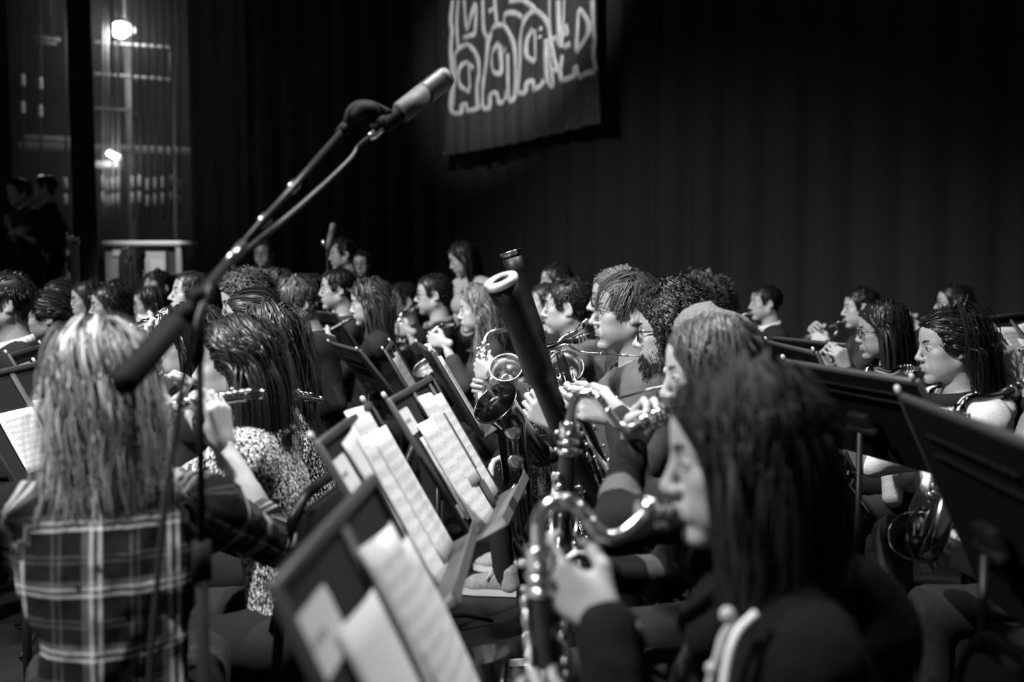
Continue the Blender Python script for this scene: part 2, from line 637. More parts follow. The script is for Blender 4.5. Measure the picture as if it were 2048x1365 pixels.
# ------------------------------------------------------------------ signed distance fields turned into smooth meshes
class Field:
    def __init__(self, lo, hi, h):
        self.h = h
        self.lo = np.asarray(lo, float) - 2.5 * h
        n = np.ceil((np.asarray(hi, float) + 2.5 * h - self.lo) / h).astype(int) + 1
        self.n = n
        self.f = np.full(n, 1.0, np.float32)
        self.ax = [(self.lo[i] + h * np.arange(n[i])).astype(np.float32) for i in range(3)]

    def _sub(self, lo, hi, pad):
        a = np.clip(np.floor((np.asarray(lo) - pad - self.lo) / self.h).astype(int), 0, self.n)
        b = np.clip(np.ceil((np.asarray(hi) + pad - self.lo) / self.h).astype(int) + 1, 0, self.n)
        sl = tuple(slice(a[i], b[i]) for i in range(3))
        X = self.ax[0][sl[0]][:, None, None]
        Y = self.ax[1][sl[1]][None, :, None]
        Z = self.ax[2][sl[2]][None, None, :]
        return sl, X, Y, Z

    def _blend(self, sl, d, k, op):
        f = self.f[sl]
        if op == 'sub':
            d = -d
            if k > 0:
                hh = np.maximum(k - np.abs(f - d), 0) / k
                self.f[sl] = np.maximum(f, d) + hh * hh * k * 0.25
            else:
                self.f[sl] = np.maximum(f, d)
        else:
            if k > 0:
                hh = np.maximum(k - np.abs(f - d), 0) / k
                self.f[sl] = np.minimum(f, d) - hh * hh * k * 0.25
            else:
                self.f[sl] = np.minimum(f, d)

    def cone(self, a, b, ra, rb, k=0.01, flat=None, op='add'):
        a, b = np.asarray(a, float), np.asarray(b, float)
        r = max(ra, rb)
        sl, X, Y, Z = self._sub(np.minimum(a, b) - r, np.maximum(a, b) + r, k + 3 * self.h)
        if 0 in self.f[sl].shape:
            return self
        ba = b - a
        L2 = max(float(ba @ ba), 1e-12)
        dx, dy, dz = X - np.float32(a[0]), Y - np.float32(a[1]), Z - np.float32(a[2])
        t = np.clip((dx * ba[0] + dy * ba[1] + dz * ba[2]) / L2, 0, 1)
        ox, oy, oz = dx - t * ba[0], dy - t * ba[1], dz - t * ba[2]
        q2 = ox * ox + oy * oy + oz * oz
        rr = ra + (rb - ra) * t
        if flat is not None:
            nrm, q = flat
            c = ox * nrm[0] + oy * nrm[1] + oz * nrm[2]
            d0 = np.sqrt(q2 + (q * q - 1) * c * c)
            d = (d0 - rr) * np.where(d0 > 1e-6, np.sqrt(np.maximum(q2, 1e-12)) / np.maximum(d0, 1e-6), 1 / q)
        else:
            d = np.sqrt(q2) - rr
        self._blend(sl, d.astype(np.float32), k, op)
        return self

    def ell(self, c, r, k=0.01, R=None, op='add'):
        c, r = np.asarray(c, float), np.asarray(r, float)
        m = float(r.max())
        sl, X, Y, Z = self._sub(c - m, c + m, k + 3 * self.h)
        if 0 in self.f[sl].shape:
            return self
        dx, dy, dz = X - np.float32(c[0]), Y - np.float32(c[1]), Z - np.float32(c[2])
        if R is not None:
            dx, dy, dz = (dx * R[0][i] + dy * R[1][i] + dz * R[2][i] for i in range(3))
        k0 = np.sqrt((dx / r[0]) ** 2 + (dy / r[1]) ** 2 + (dz / r[2]) ** 2)
        k1 = np.sqrt((dx / r[0] ** 2) ** 2 + (dy / r[1] ** 2) ** 2 + (dz / r[2] ** 2) ** 2)
        d = k0 * (k0 - 1.0) / np.maximum(k1, 1e-6)
        self._blend(sl, d.astype(np.float32), k, op)
        return self

    def mesh(self):
        f, h = self.f, self.h
        s = f < 0
        nx, ny, nz = f.shape
        cnt = np.zeros((nx - 1, ny - 1, nz - 1), np.int8)
        for dx in (0, 1):
            for dy in (0, 1):
                for dz in (0, 1):
                    cnt += s[dx:nx - 1 + dx, dy:ny - 1 + dy, dz:nz - 1 + dz]
        act = np.argwhere((cnt > 0) & (cnt < 8))
        if len(act) == 0:
            return np.zeros((0, 3)), np.zeros((0, 4), int)
        idx = np.full(cnt.shape, -1, np.int32)
        idx[act[:, 0], act[:, 1], act[:, 2]] = np.arange(len(act))
        corners = np.array([(i, j, k) for i in (0, 1) for j in (0, 1) for k in (0, 1)])
        val = np.stack([f[act[:, 0] + c[0], act[:, 1] + c[1], act[:, 2] + c[2]] for c in corners], 1)
        acc = np.zeros((len(act), 3))
        num = np.zeros(len(act))
        for a in range(8):
            for b in range(a + 1, 8):
                if np.abs(corners[a] - corners[b]).sum() != 1:
                    continue
                fa, fb = val[:, a], val[:, b]
                m = (fa < 0) != (fb < 0)
                t = np.where(m, fa / np.where(m, fa - fb, 1), 0)
                p = corners[a][None] + t[:, None] * (corners[b] - corners[a])[None]
                acc += p * m[:, None]
                num += m
        v = self.lo + h * (act + acc / num[:, None])
        quads = []
        for axis in range(3):
            sh = [slice(None)] * 3
            sh2 = [slice(None)] * 3
            sh[axis] = slice(0, -1)
            sh2[axis] = slice(1, None)
            a, b = s[tuple(sh)], s[tuple(sh2)]
            e = np.argwhere(a != b)
            o1, o2 = [(1, 2), (2, 0), (0, 1)][axis]
            ok = (e[:, o1] > 0) & (e[:, o2] > 0) & (e[:, o1] < f.shape[o1] - 1) & (e[:, o2] < f.shape[o2] - 1)
            e = e[ok]
            if len(e) == 0:
                continue
            flip = a[e[:, 0], e[:, 1], e[:, 2]]

            def cell(d1, d2):
                q = e.copy()
                q[:, o1] -= d1
                q[:, o2] -= d2
                return idx[q[:, 0], q[:, 1], q[:, 2]]
            q = np.stack([cell(1, 1), cell(0, 1), cell(0, 0), cell(1, 0)], 1)
            q[~flip] = q[~flip][:, ::-1]
            quads.append(q)
        return v, np.concatenate(quads)


def rot_axes(F, U=(0, 0, 1)):
    F = unit(F)
    L = unit(np.cross(U, F))
    return np.stack([F, L, np.cross(F, L)], 1)     # columns: forward, left, up


# ------------------------------------------------------------------ heads: +x face, +y left, +z up, origin mid head
def head_geo(sex, h):
    m = sex == 'm'
    F = Field((-0.125, -0.1, -0.235), (0.14, 0.1, 0.135), h)
    jw = 1.06 if m else 0.95
    F.ell((-0.014, 0, 0.032), (0.096, 0.0755, 0.086), 0.01)
    F.ell((0.028, 0, 0.045), (0.062, 0.066, 0.062), 0.03)                    # forehead
    F.ell((0.032, 0, -0.03), (0.056, 0.055, 0.082), 0.025)                  # face mass
    for s in (-1, 1):
        F.cone((-0.006, s * 0.056 * jw, -0.052), (0.066, s * 0.017 * jw, -0.101), 0.017, 0.013, 0.028)
        F.ell((0.056, s * 0.044, -0.016), (0.024, 0.022, 0.02), 0.022)      # cheekbone
        F.ell((0.045, s * 0.038, -0.055), (0.036, 0.026, 0.034), 0.024)     # cheek
        F.cone((0.08, s * 0.011, 0.028), (0.064, s * 0.046, 0.023), 0.011 if m else 0.008, 0.010, 0.016)
        F.ell((0.092, s * 0.034, 0.006), (0.014, 0.017, 0.010), 0.012, op='sub')
        F.ell((0.0735, s * 0.0325, 0.005), (0.0145, 0.0165, 0.012), 0.003)  # lids over the eyeball
        F.cone((0.0835, s * 0.021, 0.0075), (0.0795, s * 0.046, 0.0075), 0.0035, 0.0028, 0.004)
    F.ell((0.079, 0, -0.103), (0.017, 0.02, 0.014), 0.018)                  # chin
    nl = 0.0035 if m else 0.0
    F.cone((0.0865, 0, 0.016), (0.107 + nl, 0, -0.027), 0.0075, 0.0095, 0.011)
    F.ell((0.1075 + nl, 0, -0.030), (0.0095, 0.0105, 0.009), 0.008)
    for s in (-1, 1):
        F.ell((0.096, s * 0.012, -0.034), (0.0115, 0.0075, 0.0078), 0.007)
        F.ell((0.101, s * 0.0065, -0.0405), (0.006, 0.0032, 0.004), 0.003, op='sub')
    F.ell((0.083, 0, -0.066), (0.016, 0.028, 0.02), 0.014)                  # mouth mound
    lr = 0.0052 if m else 0.0062
    for s in (-1, 1):
        F.cone((0.0985, s * 0.004, -0.0585), (0.087, s * 0.0235, -0.0655), lr, 0.003, 0.006)
        F.cone((0.0965, s * 0.003, -0.0705), (0.087, s * 0.021, -0.0665), lr + 0.0008, 0.003, 0.006)
        F.cone((0.1045, 0, -0.0645), (0.091, s * 0.024, -0.066), 0.0022, 0.0016, 0.003, op='sub')
    F.ell((0.094, 0, -0.083), (0.007, 0.018, 0.006), 0.008, op='sub')
    # neck
    nr = 0.060 if m else 0.051
    F.cone((-0.018, 0, -0.055), (-0.04, 0, -0.205), nr - 0.003, nr + 0.004, 0.03)
    # ears
    for s in (-1, 1):
        a = math.radians(18)
        R = np.array([[math.cos(a), 0, math.sin(a)], [0, 1, 0], [-math.sin(a), 0, math.cos(a)]])
        if s < 0:
            Rz = np.array([[math.cos(.35), -math.sin(.35), 0], [math.sin(.35), math.cos(.35), 0], [0, 0, 1]])
        else:
            Rz = np.array([[math.cos(.35), math.sin(.35), 0], [-math.sin(.35), math.cos(.35), 0], [0, 0, 1]])
        R = Rz @ R
        F.ell((-0.012, s * 0.0785, -0.006), (0.0185, 0.0065, 0.031), 0.008, R)
        F.ell((-0.008, s * 0.0855, -0.002), (0.010, 0.0055, 0.018), 0.005, R, op='sub')
        F.ell((-0.002, s * 0.077, -0.03), (0.009, 0.006, 0.009), 0.008, R)
    v, q = F.mesh()
    c = v[q].mean(1)
    lips = (np.abs(c[:, 1]) < 0.024) & (c[:, 2] > -0.0785) & (c[:, 2] < -0.0535) & (c[:, 0] > 0.0865 + 0.0 * c[:, 1]) & (c[:, 0] > 0.095 - np.abs(c[:, 1]) * 0.3)
    return v, q, lips.astype(int)


HEAD = {}
for _s in 'mf':
    HEAD[_s, 0] = head_geo(_s, 0.0046)
    HEAD[_s, 1] = head_geo(_s, 0.0066)
    HEAD[_s, 2] = head_geo(_s, 0.0085)


def hairline(x):
    return np.interp(x, [-0.12, -0.085, -0.05, -0.03, -0.012, 0.012, 0.022, 0.034, 0.048, 0.066, 0.08, 0.12],
                     [-0.075, -0.075, -0.055, -0.02, 0.033, 0.033, -0.012, -0.012, 0.036, 0.066, 0.078, 0.085])


def scalp_mask(c, lift=0.0):
    return (c[:, 2] > hairline(c[:, 0]) + lift) & (np.abs(c[:, 1]) < 0.0815)


SCALP = {}
for _s in 'mf':
    v, q, _ = HEAD[_s, 1]
    c = v[q].mean(1)
    mk = scalp_mask(c)
    d1, d2 = v[q[:, 2]] - v[q[:, 0]], v[q[:, 3]] - v[q[:, 1]]
    nn = np.cross(d1, d2)
    ar = np.linalg.norm(nn, axis=1)
    nn = nn / np.maximum(ar[:, None], 1e-12)
    SCALP[_s] = (c[mk], nn[mk], ar[mk] / ar[mk].sum(), q[mk])


def fin(v, t):
    return v / np.maximum(np.linalg.norm(v, axis=-1, keepdims=True), 1e-9)


def grow_hair(sex, st, g, rng, torso_c):
    """strands in head space; g gravity in head space. Returns ribbon verts, quads and the tone of every vertex."""
    C, N, A, _ = SCALP[sex]
    G, K, S = st['n'], st.get('kids', 6), st.get('seg', 12)
    if 'rootx' in st:
        A = A * (C[:, 0] < st['rootx'])
        A = A / A.sum()
    sel = rng.choice(len(C), G, p=A)
    p = C[sel] + rng.normal(0, 0.0025, (G, 3))
    n = N[sel]
    Ls = st['len'] * (1 + st.get('lenvar', 0.15) * rng.uniform(-1, 1, G))
    if 'lenf' in st:
        Ls = Ls * st['lenf'](p)
    part = st.get('part', 0.0)
    sgn = np.where(p[:, 1] - part + rng.normal(0, 0.003, G) > 0, 1.0, -1.0)
    style = st['style']
    if style == 'tied':
        T = np.asarray(st.get('knot', (-0.105, 0, 0.0)))
        comb = T[None] - p
    elif style == 'long':
        sw = st.get('sweep', (-0.35, 1.0, 0.1))
        comb = np.stack([np.full(G, sw[0]), sgn * sw[1], np.full(G, sw[2])], 1)
        bk = np.clip((-0.02 - p[:, 0]) / 0.05, 0, 1)
        comb[:, 2] -= 1.6 * bk
        comb[:, 1] *= 1 - 0.75 * bk
    elif style == 'forward':
        comb = np.stack([np.full(G, 1.0), sgn * 0.25, np.full(G, 0.0)], 1)
        back = p[:, 0] < -0.03
        comb[back] = np.stack([np.full(back.sum(), -0.2), sgn[back] * 0.3, np.full(back.sum(), -1.0)], 1)
        side = np.abs(p[:, 1]) > 0.05
        comb[side] = np.stack([np.full(side.sum(), 0.35), sgn[side] * 0.1, np.full(side.sum(), -1.0)], 1)
    elif style == 'sweep':
        d = st.get('dir', (0.3, -1.0, 0.1))
        comb = np.tile(np.asarray(d, float), (G, 1))
        side = (np.abs(p[:, 1]) > 0.055) | (p[:, 0] < -0.05)
        comb[side] = np.stack([np.full(side.sum(), -0.35), np.zeros(side.sum()), np.full(side.sum(), -1.0)], 1)
    else:
        comb = rng.normal(0, 1, (G, 3))
    comb = comb + rng.normal(0, st.get('mess', 0.12), (G, 3)) * np.linalg.norm(comb, axis=1, keepdims=True)
    comb = fin(comb - n * np.sum(comb * n, 1, keepdims=True), 0)
    vdir = fin(comb + st.get('lift', 0.3) * n, 0)
    off = rng.uniform(0.0, 1.0, G) ** 0.8 * st.get('layer', 0.012)
    ells = [((-0.012, 0, 0.027), (0.099, 0.0785, 0.0915)), ((0.045, 0, -0.03), (0.062, 0.064, 0.086)), ((-0.03, 0, -0.14), (0.058 * st.get('neckr', 1.0), 0.058 * st.get('neckr', 1.0), 0.12)),
            (tuple(torso_c), (0.115, 0.175, 0.14))]
    ells = [(np.asarray(a), np.asarray(b)) for a, b in ells]
    pts = [p.copy()]
    sw8 = 0.35 + 1.3 * np.arange(S) / max(S - 1, 1)
    sw8 = sw8 / sw8.sum()
    front = st.get('front')
    grav = st.get('grav', 0.35)
    stiff = st.get('stiff', 1.0)
    p = p + n * (0.002 + off * 0.3)[:, None]
    for i in range(S):
        w = min(1.0, (i + 1) / (S * st.get('gramp', 0.3)))
        if style == 'tied':
            dv = T[None] - p
            dist = np.linalg.norm(dv, axis=1, keepdims=True)
            vdir = fin(vdir * 0.6 + fin(dv, 0) * 0.7, 0)
            stp = np.minimum((Ls * sw8[i])[:, None], dist * 0.8)
            p2 = p + vdir * stp
        else:
            q0 = (p - ells[0][0]) / (ells[0][1] + off[:, None])
            m0 = np.linalg.norm(q0, axis=1, keepdims=True)
            on = fin(q0 / ells[0][1], 0)
            pull = np.clip((p[:, 2:3] - st.get('pz', -0.05)) / 0.05, 0, 1) * np.clip((m0 - 0.9) / 0.1, 0, 1)
            vdir = fin(vdir * stiff + g[None] * grav * w - on * pull * st.get('pull', 0.5) * min(1.0, (i + 1) / (S * st.get('pramp', 0.12))), 0)
            p2 = p + vdir * (Ls * sw8[i])[:, None]
            if front is not None:
                xm = front + np.maximum(p2[:, 2] - 0.01, 0) * st.get('fslope', 0.7) + off * 0.5
                p2[:, 0] = np.minimum(p2[:, 0], np.maximum(xm, p[:, 0] - 0.035))
        for ci, (ec, er) in enumerate(ells):
            r = er[None] + off[:, None] * (1.0 if ci == 0 else 0.6) + (0.004 if ci != 1 else 0.0)
            q = (p2 - ec) / r
            mm = np.linalg.norm(q, axis=1, keepdims=True)
            p2 = np.where(mm < 1, ec + q / np.maximum(mm, 1e-6) * r, p2)
        vdir = fin(p2 - p, 0)
        p = p2
        pts.append(p.copy())
    pts = np.stack(pts, 1)                                   # G, S+1, 3
    # children
    tt = np.linspace(0, 1, S + 1)
    sp = st.get('spread', 0.004)
    cl = st.get('clump', 0.4)
    o = rng.normal(0, sp, (G, K, 1, 3)) * (1 - cl * tt)[None, None, :, None]
    q = pts[:, None] + o
    tang = np.gradient(q, axis=2)
    tang = fin(tang, 0)
    outw = fin(q - np.array([-0.012, 0, 0.0]), 0)
    side = fin(np.cross(tang, outw), 0)
    outw = np.cross(side, tang)
    amp = st.get('curl', 0.0)
    if amp:
        ph = rng.uniform(0, 6.28, (G, 1, 1)) + rng.normal(0, 0.35, (G, K, 1))
        fr = st.get('freq', 5.0) * (1 + rng.normal(0, 0.15, (G, 1, 1)))
        a = ph + fr * 6.283 * tt[None, None, :] * (Ls[:, None, None] / st['len'])
        env = np.minimum(tt * st.get('cramp', 3.0), 1.0)[None, None, :]
        q = q + (side * np.cos(a)[..., None] + outw * np.sin(a)[..., None] * 0.8) * amp * env[..., None]
        tang = fin(np.gradient(q, axis=2), 0)
        side = fin(np.cross(tang, outw), 0)
    if front is not None and style != 'tied':
        xm = np.minimum(front + np.maximum(q[..., 2] - 0.01, 0) * (st.get('fslope', 0.7) + 0.1) + 0.012, 0.3)
        fz = (q[..., 2] > -0.16) & (tt[None, None, :] > 0.05)
        q[..., 0] = np.where(fz, np.minimum(q[..., 0], xm), q[..., 0])
    jit = rng.normal(0, st.get('jit', 0.16), (G, K, 1, 1))
    wd = side * np.cos(jit) + np.cross(tang, side) * np.sin(jit)
    wid = st.get('w', 0.0012) * (1 - 0.75 * tt ** 2)
    wid = wid[None, None, :, None]
    a, b = q - wd * wid, q + wd * wid
    vv = np.stack([a, b], 3).reshape(-1, 3)
    ns = G * K
    base = (np.arange(ns) * (S + 1) * 2)[:, None] + (np.arange(S) * 2)[None]
    quads = np.stack([base, base + 1, base + 3, base + 2], -1).reshape(-1, 4)
    tv = st.get('tonevar', 0.3)
    tone = np.exp(rng.normal(0, tv, (G, 1))) * np.exp(rng.normal(0, tv * 0.5, (G, K)))
    if 'streak' in st:
        f, mul = st['streak']
        tone = np.where(rng.uniform(0, 1, (G, 1)) < f, tone * mul, tone)
    tone = np.repeat(tone.reshape(-1), (S + 1) * 2)
    if 'root' in st:
        rr = np.tile(np.repeat(st['root'] + (1 - st['root']) * np.minimum(tt * 3.0, 1), 2), ns)
        tone = tone * rr
    return vv, quads, tone


# ------------------------------------------------------------------ hands: right hand, +x fingers, palm faces -z, thumb on +y
def hand_geo(h, curl, spread=1.0, thumb=0):
    F = Field((-0.05, -0.075, -0.105), (0.21, 0.085, 0.05), h)
    ks = [(0.088, 0.030), (0.092, 0.0095), (0.087, -0.011), (0.079, -0.029)]
    F.cone((-0.035, 0, 0), (0.012, 0, 0), 0.0255, 0.0245, 0.01, flat=((0, 0, 1), 1.25))
    for x, y in ks:
        F.cone((0.008, y * 0.55, 0), (x, y, 0.002), 0.0165, 0.0118, 0.012)
    F.cone((0.02, 0.02, -0.008), (0.045, 0.03, -0.014), 0.016, 0.014, 0.014)
    lens = [(0.042, 0.026, 0.021), (0.047, 0.030, 0.023), (0.043, 0.028, 0.022), (0.034, 0.021, 0.019)]
    for i, ((x, y), ls) in enumerate(zip(ks, lens)):
        p = V3(x, y, 0.0015)
        yaw = spread * (0.10, 0.02, -0.07, -0.17)[i]
        a = 0.0
        cs = curl[i] if hasattr(curl[0], '__len__') else curl
        r = (0.0098, 0.0100, 0.0096, 0.0086)[i]
        for j, l in enumerate(ls):
            a += math.radians(cs[j])
            d = V3(math.cos(a) * math.cos(yaw), math.cos(a) * math.sin(yaw), -math.sin(a))
            q = p + d * l
            F.cone(p, q, r, r * 0.9, 0.0035)
            p, r = q, r * 0.92
    T = [[(0.018, 0.024, -0.010), (0.045, 0.050, -0.026), (0.074, 0.055, -0.044), (0.094, 0.046, -0.058)],
         [(0.018, 0.024, -0.008), (0.046, 0.054, -0.016), (0.080, 0.066, -0.020), (0.106, 0.069, -0.022)],
         [(0.018, 0.022, -0.012), (0.050, 0.036, -0.034), (0.082, 0.030, -0.056), (0.104, 0.018, -0.066)]][thumb]
    rr = (0.0145, 0.0118, 0.0108, 0.0088)
    for j in range(3):
        F.cone(T[j], T[j + 1], rr[j], rr[j + 1], 0.005)
    return F.mesh()


HAND = {}
for _k, (_c, _s, _t) in {'grip': ((38, 62, 38), 0.7, 0), 'wide': ((22, 42, 28), 1.0, 0), 'flat': ((14, 18, 12), 1.0, 1), 'flute': ((30, 70, 22), 0.8, 2),
                         'pinch': (((45, 42, 20), (42, 46, 20), (50, 60, 30), (55, 65, 35)), 0.8, 2),
                         'fist': ((62, 80, 55), 0.5, 2)}.items():
    HAND[_k, 0] = hand_geo(0.0046, _c, _s, _t)
    HAND[_k, 1] = hand_geo(0.0066, _c, _s, _t)
    HAND[_k, 2] = hand_geo(0.0076, _c, _s, _t)
GRIP_AT = {'grip': V3(0.088, 0, -0.034), 'wide': V3(0.1, 0, -0.036), 'flat': V3(0.12, 0, -0.02), 'flute': V3(0.105, 0, -0.03), 'pinch': V3(0.115, 0.01, -0.055), 'fist': V3(0.07, 0, -0.03)}


# ------------------------------------------------------------------ people
def vert_normals(v, q):
    d = np.cross(v[q[:, 2]] - v[q[:, 0]], v[q[:, 3]] - v[q[:, 1]])
    n = np.zeros_like(v)
    for i in range(4):
        np.add.at(n, q[:, i], d)
    return fin(n, 0)


def wrinkle(v, amp, seed):
    r = np.random.default_rng(seed)
    w = np.zeros(len(v))
    for i in range(5):
        k1 = r.normal(0, 1, 3)
        k1 = k1 / np.linalg.norm(k1) * r.uniform(28, 70)
        k2 = r.normal(0, 14, 3)
        s = np.sin(v @ k1 + 2.2 * np.sin(v @ k2 + r.uniform(0, 6)) + r.uniform(0, 6))
        w += (1 - np.abs(s)) ** 2 - 0.3
    return w * amp * 0.45


def ik(S, W, la, lb, hint):
    d = W - S
    D = np.linalg.norm(d)
    if D > (la + lb) * 0.995:
        s = D / ((la + lb) * 0.995)
        la, lb = la * s, lb * s
    u = d / D
    x = (la * la - lb * lb + D * D) / (2 * D)
    y = math.sqrt(max(la * la - x * x, 1e-6))
    h = hint - u * (hint @ u)
    return S + u * x + unit(h) * y


def seg_assign(v, segs):
    """nearest limb for every vertex -> cloth coordinates"""
    best = np.full(len(v), 1e9)
    out = np.zeros((len(v), 3))
    for a, b, ra, rb, code, l0, ex in segs:
        ba = b - a
        L = np.linalg.norm(ba)
        t = np.clip((v - a) @ ba / L ** 2, 0, 1)
        o = v - a - t[:, None] * ba
        d = np.linalg.norm(o, axis=1) - (ra + (rb - ra) * t)
        if code == 0:
            cu = np.stack([v @ ex[0], v[:, 2], np.zeros(len(v))], 1)
        else:
            e1 = unit(ex[1] - ba / L * (ex[1] @ ba / L))
            e2 = np.cross(ba / L, e1)
            cu = np.stack([np.arctan2(o @ e2, o @ e1) * 0.05, l0 + t * L, np.full(len(v), float(code))], 1)
        m = d < best
        best[m] = d[m]
        out[m] = cu[m]
    return out


PEOPLE = []


def seen_yaw(head, yaw):
    """players further back were judged against the line of sight, so add its bearing"""
    return yaw - math.degrees(math.atan((head[0] - 1024) / FPX)) if head[2] > 3.4 else yaw


def person(label, head, yaw, sex='m', k=1.0, pitch=0.0, roll=0.0, byaw=None, hair=None, tone=0.02, skin='skin', shirt='black_cloth', pants='black_cloth',
           lod=1, hands=None, sleeve='long', hood=False, collar=None, glasses=None, stand=False, lean=0.10, neck=0.066, group=None, brows='brow_dark',
           seat_z=0.53, base_z=0.0, seed=None, eyes=True, shoes=False, hands_on=True, grain=None, shoulder=1.0, bow=False, drape=0.012, hunch=0.0):
    seed = len(PEOPLE) * 13 + 5 if seed is None else seed
    rng = np.random.default_rng(seed)
    H = P(*head)
    yaw = seen_yaw(head, yaw)
    byaw = yaw if byaw is None else byaw
    F = V3(math.cos(math.radians(byaw)), math.sin(math.radians(byaw)), 0)
    U = V3(0, 0, 1)
    L = np.cross(U, F)
    R = (Matrix.Rotation(math.radians(yaw), 3, 'Z') @ Matrix.Rotation(math.radians(pitch), 3, 'Y') @ Matrix.Rotation(math.radians(roll), 3, 'X'))
    R = np.array(R)

    def hd(p):
        return H + k * (np.asarray(p, float) @ R.T)

    N = hd((-0.035, 0, -0.12)) - U * 0.075 * k - F * hunch
    sw = (0.172 if sex == 'm' else 0.150) * k * shoulder
    Sh = {'L': N + L * sw - U * 0.045 * k, 'R': N - L * sw - U * 0.045 * k}
    if stand:
        C = V3(N[0], N[1], base_z + 0.90 * k) - F * 0.02
    else:
        C = V3(N[0], N[1], base_z + seat_z) - F * lean
    root = thing('person', (C[0], C[1], base_z), label, 'person', group)
    O = np.array(root.location)
    info = dict(root=root, H=H, F=F, L=L, N=N, Sh=Sh, C=C, R=R, k=k, hd=hd, mouth=hd((0.104, 0, -0.064)), yaw=yaw, byaw=byaw, lod=lod)

    # limbs
    if lod == 1 and head[2] > 5.0:
        lod = 2
    hb = (0.0155, 0.021, 0.024)[lod]
    wr, el, hmeshes = {}, {}, []
    hands = hands or {}
    for s, sg in (('L', 1), ('R', -1)):
        spec = hands.get(s)
        if spec is None:
            if stand:
                G = C + L * sg * 0.25 + F * 0.06 - U * 0.02
                D, Nn, ty = unit(-U + F * 0.2), -L * sg, 'wide'
            else:
                G = C + L * sg * 0.12 + F * 0.36 + U * 0.10
                D, Nn, ty = unit(F - U * 0.25 - L * sg * 0.25), -U, 'wide'
        else:
            G, D, Nn, ty = spec[:4]
        X = unit(D)
        Z = -unit(np.asarray(Nn) - X * (np.asarray(Nn) @ X))
        Y = np.cross(Z, X)
        if s == 'L':
            Ym = -Y
        else:
            Ym = Y
        B = np.stack([X, Ym, Z], 1)
        hk = k * (1.0 if sex == 'm' else 0.93)
        W = np.asarray(G, float) - hk * (B @ GRIP_AT[ty])
        reach = 0.29 * k + 0.25 * k
        hint = -U * 1.0 + L * sg * 0.55 - F * 0.25
        if spec is not None and len(spec) > 4:
            hint = spec[4]
        el[s] = ik(Sh[s], W, 0.285 * k, 0.25 * k, hint)
        wr[s] = W
        hv, hq = HAND[ty, lod]
        hv2 = W + hk * (hv @ B.T)
        hmeshes.append((hv2, hq if s == 'R' else hq[:, ::-1]))
    info['wr'], info['el'] = wr, el

    pel = C + U * 0.0
    mid = C * 0.5 + N * 0.5 - F * 0.02 - U * 0.02
    chest = C * 0.22 + N * 0.78 + F * 0.0 - U * 0.035
    fl = (F, 1.38)

    def torso(fd, e, mk=1.0):
        wq = (0.135, 0.125, 0.145) if sex == 'm' else (0.138, 0.106, 0.128)
        fd.cone(pel + U * 0.02, mid, (wq[0] + e) * k, (wq[1] + e) * k, 0.05, fl)
        fd.cone(mid, chest, (wq[1] + e) * k, (wq[2] + e) * k, 0.05, fl)
        fd.cone(chest + L * 0.07 * k, chest - L * 0.07 * k, (0.088 + e) * k, (0.088 + e) * k, 0.05)
        fd.cone(Sh['L'], Sh['R'], (0.056 + e) * k, (0.056 + e) * k, 0.05)
        for s in 'LR':
            fd.cone(N + U * 0.01, Sh[s], (0.05 + e * 0.7) * k, (0.052 + e) * k, 0.04)
        if sex == 'f':
            for sg in (-1, 1):
                fd.ell(chest - U * 0.045 * k + L * sg * 0.07 * k + F * 0.085 * k, V3(0.055 + e, 0.055 + e, 0.058 + e) * k, 0.04)

    def arms(fd, e, upto, kk=0.018):
        for s in 'LR':
            fd.cone(Sh[s], el[s], (0.050 + e) * k, (0.040 + e) * k, 0.035)
            if upto > 0:
                a, b = el[s], wr[s]
                b = a + (b - a) * upto
                r1 = 0.038 + (0.0255 - 0.038) * upto
                fd.cone(a, b, (0.039 + e) * k, (r1 + e * 1.15) * k, kk)

    allp = np.array([N, Sh['L'], Sh['R'], el['L'], el['R'], wr['L'], wr['R'], C, chest + F * 0.12])
    lo, hi = allp.min(0) - 0.19, allp.max(0) + 0.16
    # the body: head, neck, trunk, arms and hands as one mesh
    fd = Field(lo, hi, hb)
    torso(fd, -0.006)
    fd.cone(hd((-0.025, 0, -0.08)), N - U * 0.01, (0.056 if sex == 'm' else 0.048) * k, 0.058 * k, 0.02)
    arms(fd, -0.002 if sleeve != 'long' else -0.006, 1.0)
    bv, bq = fd.mesh()
    hv, hq, hl = HEAD[sex, lod]
    vs, qs, mi, n = [bv], [bq], [np.zeros(len(bq), int)], len(bv)
    vs.append(H + k * (hv @ R.T))
    qs.append(hq + n)
    mi.append(hl)
    n += len(hv)
    for a, b in hmeshes:
        vs.append(a)
        qs.append(b + n)
        mi.append(np.zeros(len(b), int))
        n += len(a)
    me = mesh_from('body', np.concatenate(vs) - O, np.concatenate(qs).astype(np.int32), [M[skin], M['lips']], np.concatenate(mi))
    link('body', me, root)

    # shirt
    fd = Field(lo, hi, hb * 0.82)
    torso(fd, drape)
    up = {'long': 0.93, 'elbow': 0.12, 'three': 0.55, 'short': 0.0}[sleeve]
    arms(fd, drape + (0.004 if hood else 0.0), up)
    if sleeve == 'elbow':
        for s in 'LR':
            d = unit(wr[s] - el[s])
            fd.cone(el[s] + d * 0.015, el[s] + d * 0.06, 0.052 * k, 0.048 * k, 0.01)
    fd.cone(N + U * 0.06 + F * 0.012, hd((-0.005, 0, -0.06)), neck * k, (neck + 0.012) * k, 0.012, op='sub')
